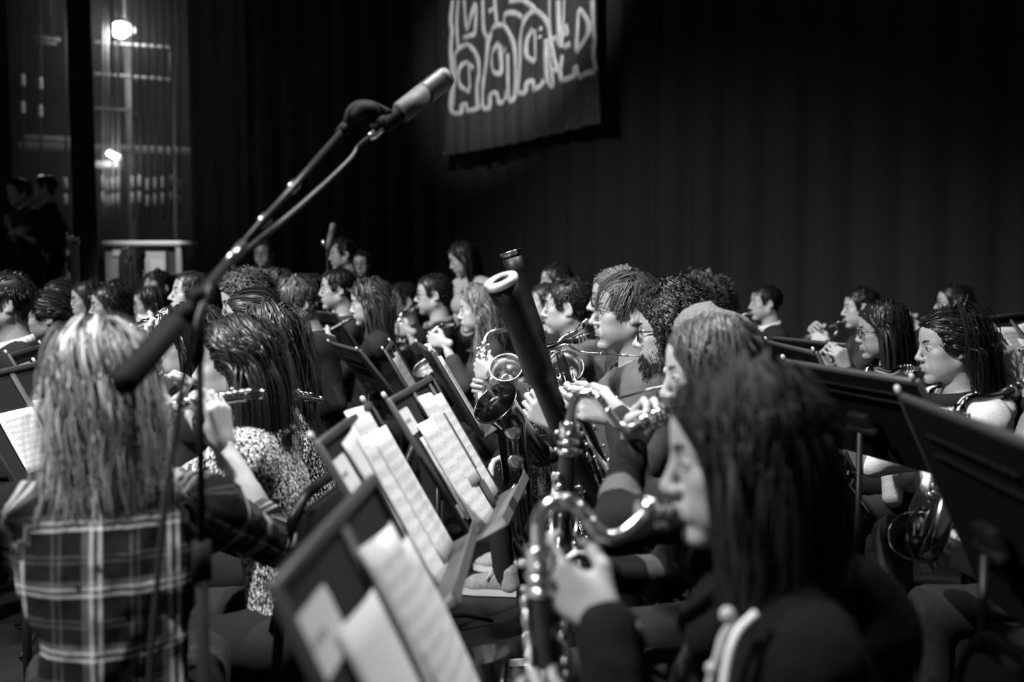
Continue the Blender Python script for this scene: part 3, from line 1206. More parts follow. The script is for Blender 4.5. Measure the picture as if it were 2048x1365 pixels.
    if hood:
        arc = [N + L * sg2 * 0.082 + F * fx + U * uz for sg2, fx, uz in ((0.45, 0.105, -0.06), (0.9, 0.06, -0.01), (1.05, 0.0, 0.018), (0.65, -0.075, 0.028), (0, -0.105, 0.015), (-0.65, -0.075, 0.028), (-1.05, 0.0, 0.018), (-0.9, 0.06, -0.01), (-0.45, 0.105, -0.06))]
        for a, b in zip(arc[:-1], arc[1:]):
            fd.cone(a, b, 0.030 * k, 0.030 * k, 0.012)
        fd.ell(N - F * 0.125 - U * 0.06, V3(0.075, 0.075, 0.085) * k, 0.05)
    else:
        nr_ = (neck + 0.004) * k
        ring = [N + F * (0.012 + nr_ * math.cos(a)) + L * nr_ * math.sin(a) + U * (0.022 - 0.022 * math.cos(a) - (neck - 0.066) * 0.9 * (1 + 0.3 * math.cos(a))) for a in np.linspace(0, 2 * math.pi, 17)]
        for a, b in zip(ring[:-1], ring[1:]):
            fd.cone(a, b, 0.0125, 0.0125, 0.008)
    sv, sq = fd.mesh()
    nn = vert_normals(sv, sq)
    am = (0.0085 if shirt == 'plaid' else 0.0045 if lod == 0 else 0.004) if shirt not in ('knit', 'cream_knit') else 0.002
    sv = sv + nn * np.clip(wrinkle(sv, am, seed), -0.006, 0.012)[:, None]
    sm = M[shirt]
    me = mesh_from('shirt', sv - O, sq.astype(np.int32), [sm])
    if shirt in ('plaid', 'stripe_near', 'stripe_brown'):
        segs = [(C, mid, 0.14, 0.12, 0, 0, (L,)), (mid, chest, 0.12, 0.14, 0, 0, (L,)), (chest, N, 0.13, 0.08, 0, 0, (L,))]
        for i, s in enumerate('LR'):
            la = np.linalg.norm(el[s] - Sh[s])
            segs.append((Sh[s], el[s], 0.05, 0.042, i + 1, 0.0, (L, F)))
            segs.append((el[s], wr[s], 0.042, 0.03, i + 1, la, (L, F)))
        cu = seg_assign(sv, segs)
        at = me.attributes.new('cloth', 'FLOAT_VECTOR', 'POINT')
        at.data.foreach_set('vector', cu.astype(np.float32).ravel())
    info['shirt'] = link('shirt', me, root)

    # trousers
    ang = L * 0.095 * k
    if stand:
        kn = [C + ang * 1.05 * sg - U * 0.45 * k + F * 0.02 for sg in (1, -1)]
        an = [V3(C[0], C[1], base_z + 0.05) + ang * 1.2 * sg for sg in (1, -1)]
    else:
        kn = [C + F * 0.43 * k + ang * sg * 1.55 + U * 0.0 for sg in (1, -1)]
        an = [V3(kn[i][0], kn[i][1], base_z + 0.055) - F * 0.04 + L * 0.02 * (1, -1)[i] for i in (0, 1)]
    info['ankle'], info['knee'] = an, kn
    pp = np.array([C, *kn, *an])
    fd = Field(pp.min(0) - 0.19, pp.max(0) + 0.19, hb * 1.5)
    fd.cone(C + ang * 0.6, C - ang * 0.6, 0.118 * k, 0.118 * k, 0.05)
    for i, sg in enumerate((1, -1)):
        fd.cone(C + ang * sg, kn[i], 0.088 * k, 0.064 * k, 0.04)
        fd.cone(kn[i], an[i], 0.062 * k, 0.046 * k, 0.03)
    tv, tq = fd.mesh()
    tv = tv + vert_normals(tv, tq) * np.clip(wrinkle(tv, 0.004, seed + 3), -0.004, 0.01)[:, None]
    link('trousers', mesh_from('trousers', tv - O, tq.astype(np.int32), [M[pants]]), root)

    # eyes and brows
    if eyes:
        for sg in (1, -1):
            mb = MB()
            mb.ball(V3(0.0768, sg * 0.0335, 0.0035), (0.0128, 0.0135, 0.0058), 8 if lod == 0 else 6)
            mb.cur = 1
            mb.ball(V3(0.0855, sg * 0.033, 0.0035), (0.0052, 0.0058, 0.0054), 8 if lod == 0 else 6)
            mb.cur = 2
            mb.tube([(0.0895, sg * 0.0225, 0.0068), (0.0905, sg * 0.033, 0.0098), (0.085, sg * 0.044, 0.0078), (0.080, sg * 0.049, 0.0058)], [0.0008, 0.0013, 0.0014, 0.0006], 5)
            mb.v = [H + k * (v @ R.T) for v in mb.v]
            mb.build('eye', [M['eye_white'], M['iris'], M['brow_dark']], root)
            mb = MB()
            mb.tube([(0.0925, sg * 0.013, 0.0235), (0.0915, sg * 0.026, 0.0305), (0.083, sg * 0.040, 0.0320), (0.071, sg * 0.051, 0.0265)], [0.0022, 0.0034, 0.0028, 0.0010], 6, True, 2)
            mb.v = [H + k * (v @ R.T) for v in mb.v]
            mb.build('eyebrow', M[brows], root)
    # hair
    for st in ([] if hair is None else hair if isinstance(hair, list) else [hair]):
        st = dict(st)
        g = R.T @ V3(0, 0, -1)
        tc = R.T @ ((chest - U * 0.02) - H) / k
        hv, hq2, tn = grow_hair(sex, st, g, rng, tc)
        cv, cn, _, cq = SCALP[sex]
        base = HEAD[sex, 1][0]
        used, inv = np.unique(cq, return_inverse=True)
        cap = base[used]
        cap = cap + fin(cap - np.array([-0.012, 0, 0.02]), 0) * st.get('cap', 0.004)
        cqn = inv.reshape(cq.shape)
        allv = np.concatenate([cap, hv])
        allq = np.concatenate([cqn, hq2 + len(cap)]).astype(np.int32)
        me = mesh_from('hair', H + k * (allv @ R.T) - O, allq, [hair_mat(tone, st.get('rough', 0.38))])
        at = me.attributes.new('tone', 'FLOAT', 'POINT')
        at.data.foreach_set('value', np.concatenate([np.full(len(cap), 0.6), tn]).astype(np.float32))
        link('hair', me, root)
    if glasses:
        mb = MB()
        ww, hh = glasses.get('w', 0.024), glasses.get('h', 0.017)
        lensv = []
        rr = glasses.get('r', 0.0016)
        for sg in (1, -1):
            ring = []
            for a in np.arange(0, 17) / 16 * 2 * math.pi:
                ca, sa = math.cos(a), math.sin(a)
                e = 0.62
                yy = ww * math.copysign(abs(ca) ** e, ca)
                zz = hh * math.copysign(abs(sa) ** e, sa)
                ring.append(V3(0.102 - abs(sg * 0.033 + yy) * 0.12, sg * 0.033 + yy, zz + 0.001))
            mb.tube(ring, rr, 6, False)
            lensv.append(ring[:-1])
            mb.tube([V3(0.094, sg * 0.056, 0.008), V3(0.085, sg * 0.068, 0.009), V3(0.0, sg * 0.083, 0.008), V3(-0.022, sg * 0.084, -0.012)], rr, 6)
        mb.tube([V3(0.1015, 0.010, 0.006), V3(0.106, 0, 0.0085), V3(0.1015, -0.010, 0.006)], rr, 6)
        mb.v = [H + k * (v @ R.T) for v in mb.v]
        gl = mb.build('glasses', M[glasses.get('m', 'black_gloss')], root)
        for ring in lensv:
            c = np.mean(ring, 0)
            mb = MB()
            mb.add([c] + ring, [(0, i + 1, (i + 1) % len(ring) + 1) for i in range(len(ring))])
            mb.v = [H + k * (v @ R.T) for v in mb.v]
            mb.build('lens', M['lens'], gl)
    if collar:
        mb = MB()
        ring = []
        for a in np.linspace(-0.35, math.pi * 2 - 0.35 - 0.0, 21):
            ring.append(N + U * (0.030 + 0.020 * -math.cos(a)) + F * (0.012 + (neck + 0.008) * math.cos(a)) + L * (neck + 0.008) * math.sin(a))
        for i in range(20):
            a, b = ring[i], ring[i + 1]
            oa, ob = unit((a - N) * V3(1, 1, 0)), unit((b - N) * V3(1, 1, 0))
            q = [a + U * 0.022, b + U * 0.022, b + ob * 0.014 - U * 0.02, a + oa * 0.014 - U * 0.02]
            mb.add(q + [p2 - oa * 0.003 for p2 in q], [(0, 1, 2, 3), (7, 6, 5, 4), (0, 4, 5, 1), (3, 2, 6, 7)])
        mb.build('collar', M[collar], root)
        if bow:
            mb = MB()
            fr = chest + F * 0.13 * k
            a = N + F * 0.085 - U * 0.015
            b = fr + U * 0.0
            mb.add([a + L * 0.025, a - L * 0.025, b - L * 0.05, b + L * 0.05, a + L * 0.025 - F * 0.02, a - L * 0.025 - F * 0.02, b - L * 0.05 - F * 0.03, b + L * 0.05 - F * 0.03],
                   [(0, 1, 2, 3), (7, 6, 5, 4), (0, 3, 7, 4), (1, 5, 6, 2), (3, 2, 6, 7), (0, 4, 5, 1)])
            mb.build('shirt_front', M['white_cloth'], root)
            mb = MB()
            for sg in (1, -1):
                mb.tube([a + F * 0.006, a + F * 0.01 + L * sg * 0.035], [0.008, 0.019], 8)
            mb.build('bow_tie', M['black_cloth'], root)
    if shoes:
        for i in (0, 1):
            add_shoe(root, an[i], F, shoes)
    PEOPLE.append(info)
    return info


_SHOE = {}


def add_shoe(root, ankle, F, kind):
    """canvas lace-up: upper with sole, tongue and laces as parts of the person"""
    U = V3(0, 0, 1)
    L = np.cross(U, F)
    o = V3(ankle[0], ankle[1], 0)
    fd = Field(o - 0.22 * (np.abs(F) + np.abs(L)) - V3(0.1, 0.1, 0.0), o + 0.24 * (np.abs(F) + np.abs(L)) + V3(0.1, 0.1, 0.15), 0.006)
    fd.cone(o - F * 0.03 + U * 0.05, o - F * 0.02 + U * 0.1, 0.042, 0.046, 0.02)
    fd.cone(o - F * 0.03 + U * 0.05, o + F * 0.13 + U * 0.042, 0.04, 0.036, 0.03, (U, 1.1))
    fd.cone(o + F * 0.04 + U * 0.075, o + F * 0.12 + U * 0.05, 0.034, 0.03, 0.03)
    fd.cone(o + F * 0.13 + U * 0.038, o + F * 0.165 + U * 0.034, 0.043, 0.036, 0.02, (U, 1.35))
    v, q = fd.mesh()
    base = np.array(root.location)
    sh = link('shoe', mesh_from('shoe', v - base, q.astype(np.int32), [M['canvas'] if kind == 'canvas' else M['black_cloth']]), root)
    mb = MB()
    out = [(-0.07, 0), (-0.06, 0.036), (0.02, 0.039), (0.12, 0.046), (0.17, 0.042), (0.205, 0.02), (0.21, 0), (0.205, -0.02), (0.17, -0.042), (0.12, -0.046), (0.02, -0.039), (-0.06, -0.036)]
    n = len(out)
    vv = [o + F * x + L * y + U * 0.004 for x, y in out] + [o + F * x + L * y + U * 0.03 for x, y in out]
    mb.add(vv, [tuple(range(n))[::-1], tuple(range(n, 2 * n))] + [(i, (i + 1) % n, n + (i + 1) % n, n + i) for i in range(n)])
    mb.build('sole', M['sole'], sh, smooth=False)
    if kind == 'canvas':
        mb = MB()
        for i in range(5):
            x = 0.035 + i * 0.021
            z = 0.112 - i * 0.0105
            mb.tube([o + F * x + L * 0.03 + U * (z - 0.02), o + F * (x + 0.008) + U * (z + 0.001), o + F * x - L * 0.03 + U * (z - 0.02)], 0.0035, 6, True, 3)
        for sg in (1, -1):
            mb.tube([o + F * 0.04 + U * 0.115, o + F * 0.05 + L * sg * 0.04 + U * 0.115, o + F * 0.07 + L * sg * 0.05 + U * 0.075, o + F * 0.05 + L * sg * 0.02 + U * 0.105], 0.003, 6, True, 3)
        mb.build('lace', M['lace'], sh)


# ------------------------------------------------------------------ hair styles
def S(**k):
    return k


def _hem(p):
    return 0.5 + 0.5 * np.clip((p[:, 2] + 0.07) / 0.18, 0, 1)


H_LONG = S(style='long', n=170, kids=6, seg=12, len=0.46, part=0.0, sweep=(-0.45, 1.0, 0.0), lift=0.06, grav=0.6, gramp=0.2, front=0.02, lenf=_hem, pz=0.0, layer=0.016, w=0.0034, spread=0.006, clump=0.4)
H_TIED = S(style='tied', n=150, kids=6, seg=10, len=0.24, lift=0.15, layer=0.006, w=0.003, spread=0.004, clump=0.5)
def _crop(p):
    return 0.32 + 0.68 * np.clip((p[:, 2] - 0.035) / 0.045, 0, 1)


H_SHORT = S(lenf=_crop, style='forward', n=170, kids=6, seg=7, len=0.062, lift=0.28, grav=0.2, pull=0.22, layer=0.008, w=0.0026, spread=0.004, clump=0.3, mess=0.14, cap=0.006)
H_SWEEP = S(lenf=_crop, style='sweep', n=170, kids=6, seg=7, len=0.075, lift=0.25, grav=0.12, pull=0.5, layer=0.006, w=0.0026, spread=0.004, clump=0.3, mess=0.14, cap=0.006)
H_CURLY = S(front=0.02, style='mess', n=160, kids=6, seg=14, len=0.12, pull=0.1, lift=1.2, grav=0.16, layer=0.03, w=0.0026, spread=0.005, clump=0.3, mess=0.8, curl=0.012, freq=3.5, cap=0.012)


def near(st, n, kids=7, w=0.0011, seg=None, **k):
    d = dict(st)
    tot = n * kids * 0.48
    d.update(n=int(tot / 4), kids=4, w=w * 1.6)
    if seg:
        d['seg'] = min(seg, 20 if d.get('curl', 0) > 0.008 else 12)
    d.update(k)
    d['spread'] = d.get('spread', 0.004) * 1.2
    d['clump'] = 0.1
    d['tonevar'] = d.get('tonevar', 0.3) * 0.7
    return d


# ------------------------------------------------------------------ instruments
UP = V3(0, 0, 1)


def keywork(mb, T, B, r0, r1, n, rng, cup=(0.006, 0.012), view=None, rods=4, lift=0.006):
    """cups, rods and posts along an instrument body"""
    T, B = np.asarray(T, float), np.asarray(B, float)
    ax = unit(B - T)
    L = np.linalg.norm(B - T)
    view = unit(view if view is not None else np.array([0, 0, CAM_H]) - (T + B) / 2)
    e1 = unit(view - ax * (view @ ax))
    e2 = np.cross(ax, e1)
    for i in range(n):
        t = (i + 0.5 + rng.uniform(-0.3, 0.3)) / n
        a = rng.choice([-0.2, 0.6, 1.3, -1.0, 2.2, -1.9]) + rng.uniform(-0.25, 0.25)
        o = e1 * math.cos(a) + e2 * math.sin(a)
        r = r0 + (r1 - r0) * t
        c = T + ax * L * t + o * (r + lift)
        rad = cup[0] + (cup[1] - cup[0]) * (0.25 + 0.75 * t) * rng.uniform(0.75, 1.1)
        mb.cup(c, o, rad, 0.006, 10)
        mb.tube([c, c + ax * rad * 1.5 + e2 * 0.01 * math.copysign(1, a)], [0.0022, 0.0022], 5)
    for j in range(rods):
        a = (-1.4, -0.55, 0.25, 1.0, 1.75)[j % 5]
        o = e1 * math.cos(a) + e2 * math.sin(a)
        t0, t1 = sorted(rng.uniform(0.03, 0.97, 2))
        if t1 - t0 < 0.3:
            t1 = min(0.97, t0 + 0.35)
        p0 = T + ax * L * t0 + o * (r0 + (r1 - r0) * t0 + lift + 0.002)
        p1 = T + ax * L * t1 + o * (r0 + (r1 - r0) * t1 + lift + 0.002)
        mb.tube([p0, p1], [0.0022, 0.0022], 6)
        for t in np.linspace(0, 1, 5):
            q = p0 + (p1 - p0) * t
            mb.ball(q, 0.0042, 6)
            mb.tube([q, q - o * (lift + 0.003)], [0.002, 0.0025], 5)


def sax(label, mouth, neck, T, B, rim, axis, big=1.0, m='lacquer', group=None, seed=0, nkeys=22, body_scale=1.0, name='saxophone', rest=None):
    """mouth: tip of the mouthpiece; neck: points to the top of the body; T body top; B bow; rim: bell rim centre; axis: bell opening direction"""
    rng = np.random.default_rng(seed)
    T, B, rim, axis = (np.asarray(x, float) for x in (T, B, rim, axis))
    axis = unit(axis)
    base = V3(B[0], B[1], B[2] - 0.05 * big)
    root = thing(name, base, label, 'saxophone', group)
    mouth = np.asarray(mouth, float)
    n0 = np.asarray(neck[0], float)
    d = unit(n0 - mouth)
    tip = mouth - d * 0.012
    mb = MB()
    mb.tube([tip, mouth + d * 0.02, mouth + (n0 - mouth) * 0.6, n0], np.array([0.004, 0.008, 0.0115, 0.0125]) * big ** 0.5, 12)
    mp = mb.build('mouthpiece', M['black_gloss'], root)
    mb = MB()
    for q in (0.48, 0.62, 0.78):
        c = mouth + (n0 - mouth) * q
        mb.tube([c - d * 0.004, c + d * 0.004], np.array([0.0135, 0.0135]) * big ** 0.5, 12)
    c = mouth + (n0 - mouth) * 0.62 - UP * 0.016
    mb.ball(c, 0.004, 6)
    mb.ball(c + d * 0.012, 0.004, 6)
    mb.build('ligature', M['silver'], mp)
    mb = MB()
    pth = [n0 - d * 0.006] + [np.asarray(p, float) for p in neck[1:]] + [T]
    mb.tube(pth, np.linspace(0.0085, 0.0135 * big, len(pth)), 12, True, 6)
    mid = catmull(np.array(pth), 8)
    q = mid[len(mid) // 2]
    mb.cup(q + UP * 0.012 * big, UP, 0.007 * big, 0.005, 10)
    mb.tube([q + UP * 0.014 * big, mid[-3] + UP * 0.016], [0.002, 0.002], 5)
    mb.tube([T - unit(B - T) * 0.012, T + unit(B - T) * 0.014], [0.0175 * big, 0.0175 * big], 12)
    mb.build('neck', M[m], root)
    # body, bow and bell throat in one sweep
    dn = unit(B - T)
    side = rim - (T + dn * ((rim - T) @ dn))
    ls = np.linalg.norm(side)
    side = side / ls
    gap = min(ls, 0.13 * big)
    throat = rim - axis * 0.085 * big
    path = [T, T + (B - T) * 0.5, B - dn * 0.05 * big, B + side * gap * 0.18 + dn * 0.02 * big, B + side * gap * 0.5 + dn * 0.045 * big, B + side * gap * 0.85 + dn * 0.02 * big,
            B + side * gap - dn * 0.05 * big, (B + side * gap) * 0.5 + throat * 0.5, throat]
    rad = np.array([0.0125, 0.021, 0.029, 0.031, 0.033, 0.034, 0.036, 0.038, 0.042]) * big
    mb = MB()
    mb.tube(path, rad, 18, False, 6)
    mb.build('body', M[m], root)
    mb = MB()
    prof = [(-0.0, 0.042), (0.03, 0.045), (0.055, 0.050), (0.072, 0.057), (0.083, 0.066), (0.0855, 0.0665), (0.083, 0.064), (0.070, 0.054), (0.05, 0.047), (0.0, 0.038), (-0.09, 0.033), (-0.16, 0.030)]
    mb.lathe(throat, axis, [(a * big, r * big) for a, r in prof], 28)
    ring = []
    e1 = unit(np.cross(axis, UP + V3(0.1, 0.2, 0)))
    e2 = np.cross(axis, e1)
    for a in np.linspace(0, 2 * math.pi, 33):
        ring.append(throat + axis * 0.084 * big + (e1 * math.cos(a) + e2 * math.sin(a)) * 0.066 * big)
    mb.tube(ring, 0.0024 * big, 8, False)
    mb.build('bell', M[m], root)
    mb = MB()
    keywork(mb, T, B - dn * 0.06, 0.0135 * big, 0.028 * big, nkeys, rng, (0.008 * big, 0.021 * big))
    pa, pb = B + side * gap - dn * 0.06, throat
    for t in (0.15, 0.5, 0.85):
        c = pa + (pb - pa) * t + unit(np.array([0, 0, CAM_H]) - pa) * 0.044 * big
        mb.cup(c, c - (pa + (pb - pa) * t), 0.024 * big, 0.008, 14)
        mb.tube([c, (T + (B - T) * (0.7 - 0.4 * t))], [0.0022, 0.0022], 5)
    # spatula keys standing off the top of the body
    for i in range(4):
        o = unit(np.cross(dn, np.array([0, 0, CAM_H]) - T)) * (-1) ** i
        c = T + (B - T) * (0.08 + 0.06 * i)
        mb.tube([c, c + o * 0.03 * big, c + o * 0.036 * big + dn * 0.02], [0.003, 0.0035, 0.0045], 6)
    mb.build('keywork', M['silver' if m != 'lacquer' else 'lacquer'], root, kind='stuff')
    mb = MB()
    for i in range(6):
        t = 0.15 + 0.09 * i + (0.1 if i > 2 else 0)
        e = unit(np.array([0, 0, CAM_H]) - T)
        e = unit(e - dn * (e @ dn))
        c = T + (B - T) * t + e * (0.0135 + 0.0145 * t) * big + e * 0.012
        mb.cup(c, e, 0.006 * big, 0.004, 10)
    mb.build('pearl_buttons', M['pearl'], root, kind='stuff')
    return root


def bass_clarinet(label, mouth, neck, T, B, bell_dir, seed=0, group=None, big=1.0):
    rng = np.random.default_rng(seed)
    mouth, T, B = (np.asarray(x, float) for x in (mouth, T, B))
    neck = [np.asarray(p, float) for p in neck]
    root = thing('bass_clarinet', (B[0], B[1], 0.02), label, 'bass clarinet', group)
    n0 = neck[0]
    d = unit(n0 - mouth)
    mb = MB()
    mb.tube([mouth - d * 0.012, mouth + d * 0.02, mouth + (n0 - mouth) * 0.55, n0 + d * 0.002], [0.004, 0.0085, 0.0135, 0.0145], 14)
    mp = mb.build('mouthpiece', M['black_gloss'], root)
    mb = MB()
    for q in (0.42, 0.62, 0.82):
        c = mouth + (n0 - mouth) * q
        mb.tube([c - d * 0.005, c + d * 0.005], [0.0155, 0.0155], 14)
    for q in (0.48, 0.72):
        c = mouth + (n0 - mouth) * q
        mb.tube([c - UP * 0.014 + V3(0, -0.012, 0), c - UP * 0.02 + V3(0, -0.02, 0)], [0.003, 0.0055], 8)
    mb.build('ligature', M['silver'], mp)
    mb = MB()
    pth = neck + [T]
    mb.tube(pth, np.concatenate([[0.0105], np.full(len(pth) - 2, 0.0108), [0.0125]]) * big, 16, True, 8)
    c0 = neck[0]
    mb.tube([c0 - d * 0.012, c0 + d * 0.014], [0.0165, 0.0165], 14)
    sm = catmull(np.array(pth), 8)
    i = len(sm) // 2
    for f in (0.42, 0.55, 0.66):
        q = sm[int(len(sm) * f)]
        mb.cup(q + V3(0, -0.011, 0.004), V3(0, -1, 0.35), 0.0075, 0.006, 10)
    q0, q1 = sm[int(len(sm) * 0.35)], sm[int(len(sm) * 0.8)]
    mb.build('neck', M['silver'], root)
    dn = unit(B - T)
    mb = MB()
    for a, b, r in ((-0.004, 0.03, 0.0205), (0.033, 0.043, 0.0225), (0.05, 0.064, 0.0215)):
        mb.tube([T + dn * a, T + dn * (a + 0.004), T + dn * (b - 0.004), T + dn * b], [r * 0.93, r, r, r * 0.93], 18)
    for a in (0.0, 1.7, 3.4, 4.6):
        e1 = unit(np.cross(dn, V3(0, 1, 0)))
        e2 = np.cross(dn, e1)
        o = e1 * math.cos(a) + e2 * math.sin(a)
        mb.ball(T + dn * 0.02 + o * 0.025, 0.0055, 8)
        mb.ball(T + dn * 0.055 + o * 0.025, 0.0048, 8)
    mb.build('neck_socket', M['silver'], root)
    mb = MB()
    L = np.linalg.norm(B - T)
    mb.tube([T + dn * 0.06, T + dn * 0.07, T + dn * L * 0.5, T + dn * (L - 0.05), B], [0.0165, 0.0175, 0.0175, 0.0185, 0.02], 18)
    mb.build('body', M['wood_black'], root)
    mb = MB()
    bd = unit(bell_dir)
    pth = [B - dn * 0.01, B + dn * 0.05, B + dn * 0.09 + bd * 0.03, B + dn * 0.10 + bd * 0.08, B + dn * 0.05 + bd * 0.13, B - dn * 0.02 + bd * 0.15]
    mb.tube(pth, [0.0215, 0.023, 0.026, 0.031, 0.042, 0.062], 20, False, 5)
    mb.build('bell', M['silver'], root)
    mb = MB()
    keywork(mb, T + dn * 0.10, B - dn * 0.02, 0.0175, 0.019, 17, rng, (0.006, 0.014), rods=5, lift=0.007)
    view = np.array([0, 0, CAM_H]) - T
    e1 = unit(view - dn * (view @ dn))
    e2 = np.cross(dn, e1)
    # the long rods standing off either side of the body with their hinge tubes
    for sg, t0, t1 in ((1, 0.22, 0.62), (-1, 0.5, 0.95), (1, 0.66, 0.97)):
        o = e2 * sg * 0.024 + e1 * 0.006
        mb.tube([T + dn * L * t0 + o, T + dn * L * t1 + o], [0.0035, 0.0035], 8)
        for t in np.linspace(t0, t1, 6):
            q = T + dn * L * t + o
            mb.tube([q - dn * 0.008, q - dn * 0.006, q + dn * 0.006, q + dn * 0.008], [0.004, 0.0062, 0.0062, 0.004], 8)
            mb.tube([q, q - o * 0.5], [0.0024, 0.003], 5)
    mb.build('keywork', M['silver'], root, kind='stuff')
    mb = MB()
    mb.tube([B + dn * 0.11 + bd * 0.05, V3(*(B + bd * 0.05)[:2], 0.02)], [0.005, 0.004], 8)
    mb.ball(V3(*(B + bd * 0.05)[:2], 0.012), 0.012, 8)
    mb.build('floor_peg', M['steel'], root)
    return root


def bassoon(label, top, boot, bocal, wing_t, ring, seed=0, r=0.033, side=(0.05, 0.0, 0.0)):
    rng = np.random.default_rng(seed)
    top, boot = np.asarray(top, float), np.asarray(boot, float)
    ax = unit(boot - top)
    L = np.linalg.norm(boot - top)
    root = thing('bassoon', boot + ax * 0.0, label, 'bassoon')
    side = np.asarray(side, float)
    side = unit(side - ax * (side @ ax))
    mb = MB()
    tt = [0.012, 0.05, 0.10, 0.17, 0.22, 0.25, 0.255, 0.27, 0.62, 0.66, 0.665]
    rr = [1.02, 0.86, 0.80, 0.90, 0.98, 0.98, 0.86, 0.80, 0.86, 0.98, 0.9]
    mb.tube([top + ax * L * t for t in tt], [r * q for q in rr], 22)
    mb.build('bell_joint', M['bassoon_wood'], root)
    # ring round the open bell
    e1 = unit(np.cross(ax, V3(0, 1, 0.2)))
    e2 = np.cross(ax, e1)
    mb = MB()
    n = 30
    if ring == 'ivory':
        prof = [(0.012, 0.98), (0.008, 1.10), (0.0, 1.13), (-0.005, 1.08), (-0.007, 0.95), (-0.005, 0.66), (0.0, 0.58), (0.05, 0.5), (0.2, 0.4)]
    else:
        prof = [(0.006, 0.99), (0.0, 1.05), (-0.006, 1.06), (-0.009, 1.0), (-0.006, 0.93), (0.03, 0.82), (0.1, 0.6), (0.2, 0.4)]
    vs, fs = [], []
    for a_, q in prof:
        for j in range(n):
            a = 2 * math.pi * j / n
            vs.append(top + ax * a_ + (e1 * math.cos(a) + e2 * math.sin(a)) * r * q)
    for i in range(len(prof) - 1):
        for j in range(n):
            fs.append((i * n + j, i * n + (j + 1) % n, (i + 1) * n + (j + 1) % n, (i + 1) * n + j))
    ringf = 6 if ring == 'ivory' else 4
    mb.add(vs, fs)
    mb.mi = [0 if (k // n) < ringf else 1 for k in range(len(fs))]
    mb.build('bell_ring', [M['ivory'] if ring == 'ivory' else M['silver'], M['black_gloss']], root)
    # boot joint and wing joint
    mb = MB()
    b0 = top + ax * L * 0.655
    for s in (0, 1):
        o = side * 0.032 * s
        mb.tube([b0 + o, b0 + o + ax * 0.01, boot + o - ax * 0.02, boot + o], [r * 0.9, r * 1.02, r * 0.9, r * 0.86], 18)
    mb.build('boot_joint', M['bassoon_wood'], root)
    w0 = top + ax * L * wing_t + side * 0.055
    w1 = b0 + side * 0.05
    mb = MB()
    mb.tube([w0, w0 + ax * 0.02, w0 + (w1 - w0) * 0.5, w1], [0.011, 0.0145, 0.018, 0.021], 14)
    mb.build('wing_joint', M['bassoon_wood'], root)
    mb = MB()
    keywork(mb, w0 + ax * 0.03, w1, 0.015, 0.02, 10, rng, (0.006, 0.010), rods=4)
    keywork(mb, b0, boot - ax * 0.05, r, r * 0.9, 14, rng, (0.008, 0.013), rods=5)
    keywork(mb, top + ax * L * 0.42, b0, r * 0.83, r * 0.86, 5, rng, (0.012, 0.016), view=side, rods=2)
    for t in (0.655,):
        q = top + ax * L * t
        mb.tube([q - ax * 0.006, q + ax * 0.006], [r * 1.0, r * 1.0], 20)
    mb.build('keywork', M['silver'], root, kind='stuff')
    mb = MB()
    pth = [w0 + ax * 0.012, w0 - ax * 0.012] + [np.asarray(p, float) for p in bocal[:-1]]
    end = np.asarray(bocal[-1], float)
    mb.tube(pth + [pth[-1] + (end - pth[-1]) * 0.6], np.concatenate([[0.0052, 0.005], np.linspace(0.0047, 0.003, len(pth) - 1)]), 10, True, 6)
    q = pth[-1]
    mb.tube([q, q + unit(end - q) * 0.006], [0.0052, 0.0052], 8)
    mb.build('bocal', M['silver'], root)
    mb = MB()
    a = pth[-1] + (end - pth[-1]) * 0.55
    d = unit(end - a)
    nrm = unit(np.cross(d, V3(0, 1, 0)))
    Lr = np.linalg.norm(end - a) + 0.008
    mb.tube([a, a + d * Lr * 0.35], [0.0042, 0.0038], 8)
    mb.box(a + d * Lr * 0.68, d * Lr * 0.34, V3(0, 0.0062, 0), nrm * 0.0018, 0.001)
    mb.build('reed', M['pale_cloth'], root)
    return root


def flute(label, a, b, up=(0, 0, 1), seed=0, group=None, r=0.0098, lipat=0.2, simple=False):
    rng = np.random.default_rng(seed)
    a, b = np.asarray(a, float), np.asarray(b, float)
    ax = unit(b - a)
    L = np.linalg.norm(b - a)
    root = thing('flute', (a + b) / 2, label, 'flute', group)
    n = 14 if not simple else 8
    mb = MB()
    mb.tube([a, a + ax * 0.004, b - ax * 0.004, b], [r * 0.8, r, r, r * 0.9], n)
    for t in (0.0, 0.35, 0.9, 1.0):
        q = a + ax * L * t
        mb.tube([q - ax * 0.006, q + ax * 0.006], [r * 1.14, r * 1.14], n)
    mb.build('tube', M['silver'], root)
    up = unit(np.asarray(up) - ax * (np.asarray(up) @ ax))
    sd = np.cross(ax, up)
    mb = MB()
    q = a + ax * L * lipat
    mb.box(q + up * r * 0.9, ax * 0.02, sd * 0.012, up * 0.002, 0.0015)
    mb.build('lip_plate', M['silver'], root)
    mb = MB()
    nk = 16 if not simple else 9
    for i in range(nk):
        t = 0.38 + 0.58 * i / nk
        c = a + ax * L * t + up * (r + 0.003)
        mb.cup(c, up, 0.0085 * (0.75 if i < 2 else 1), 0.0045, 12 if not simple else 7)
        c2 = a + ax * L * t - sd * r * 1.05 + up * r * 0.75
        mb.ball(c2, 0.0045, 6)
        if i % 3 == 1:
            mb.cup(c - sd * 0.012 + up * 0.004, up, 0.006, 0.004, 8)
    mb.tube([a + ax * L * 0.38 - sd * r * 1.05 + up * r * 0.75, a + ax * L * 0.97 - sd * r * 1.05 + up * r * 0.75], [0.0025, 0.0025], 6)
    mb.build('keywork', M['silver'], root, kind='stuff')
    return root


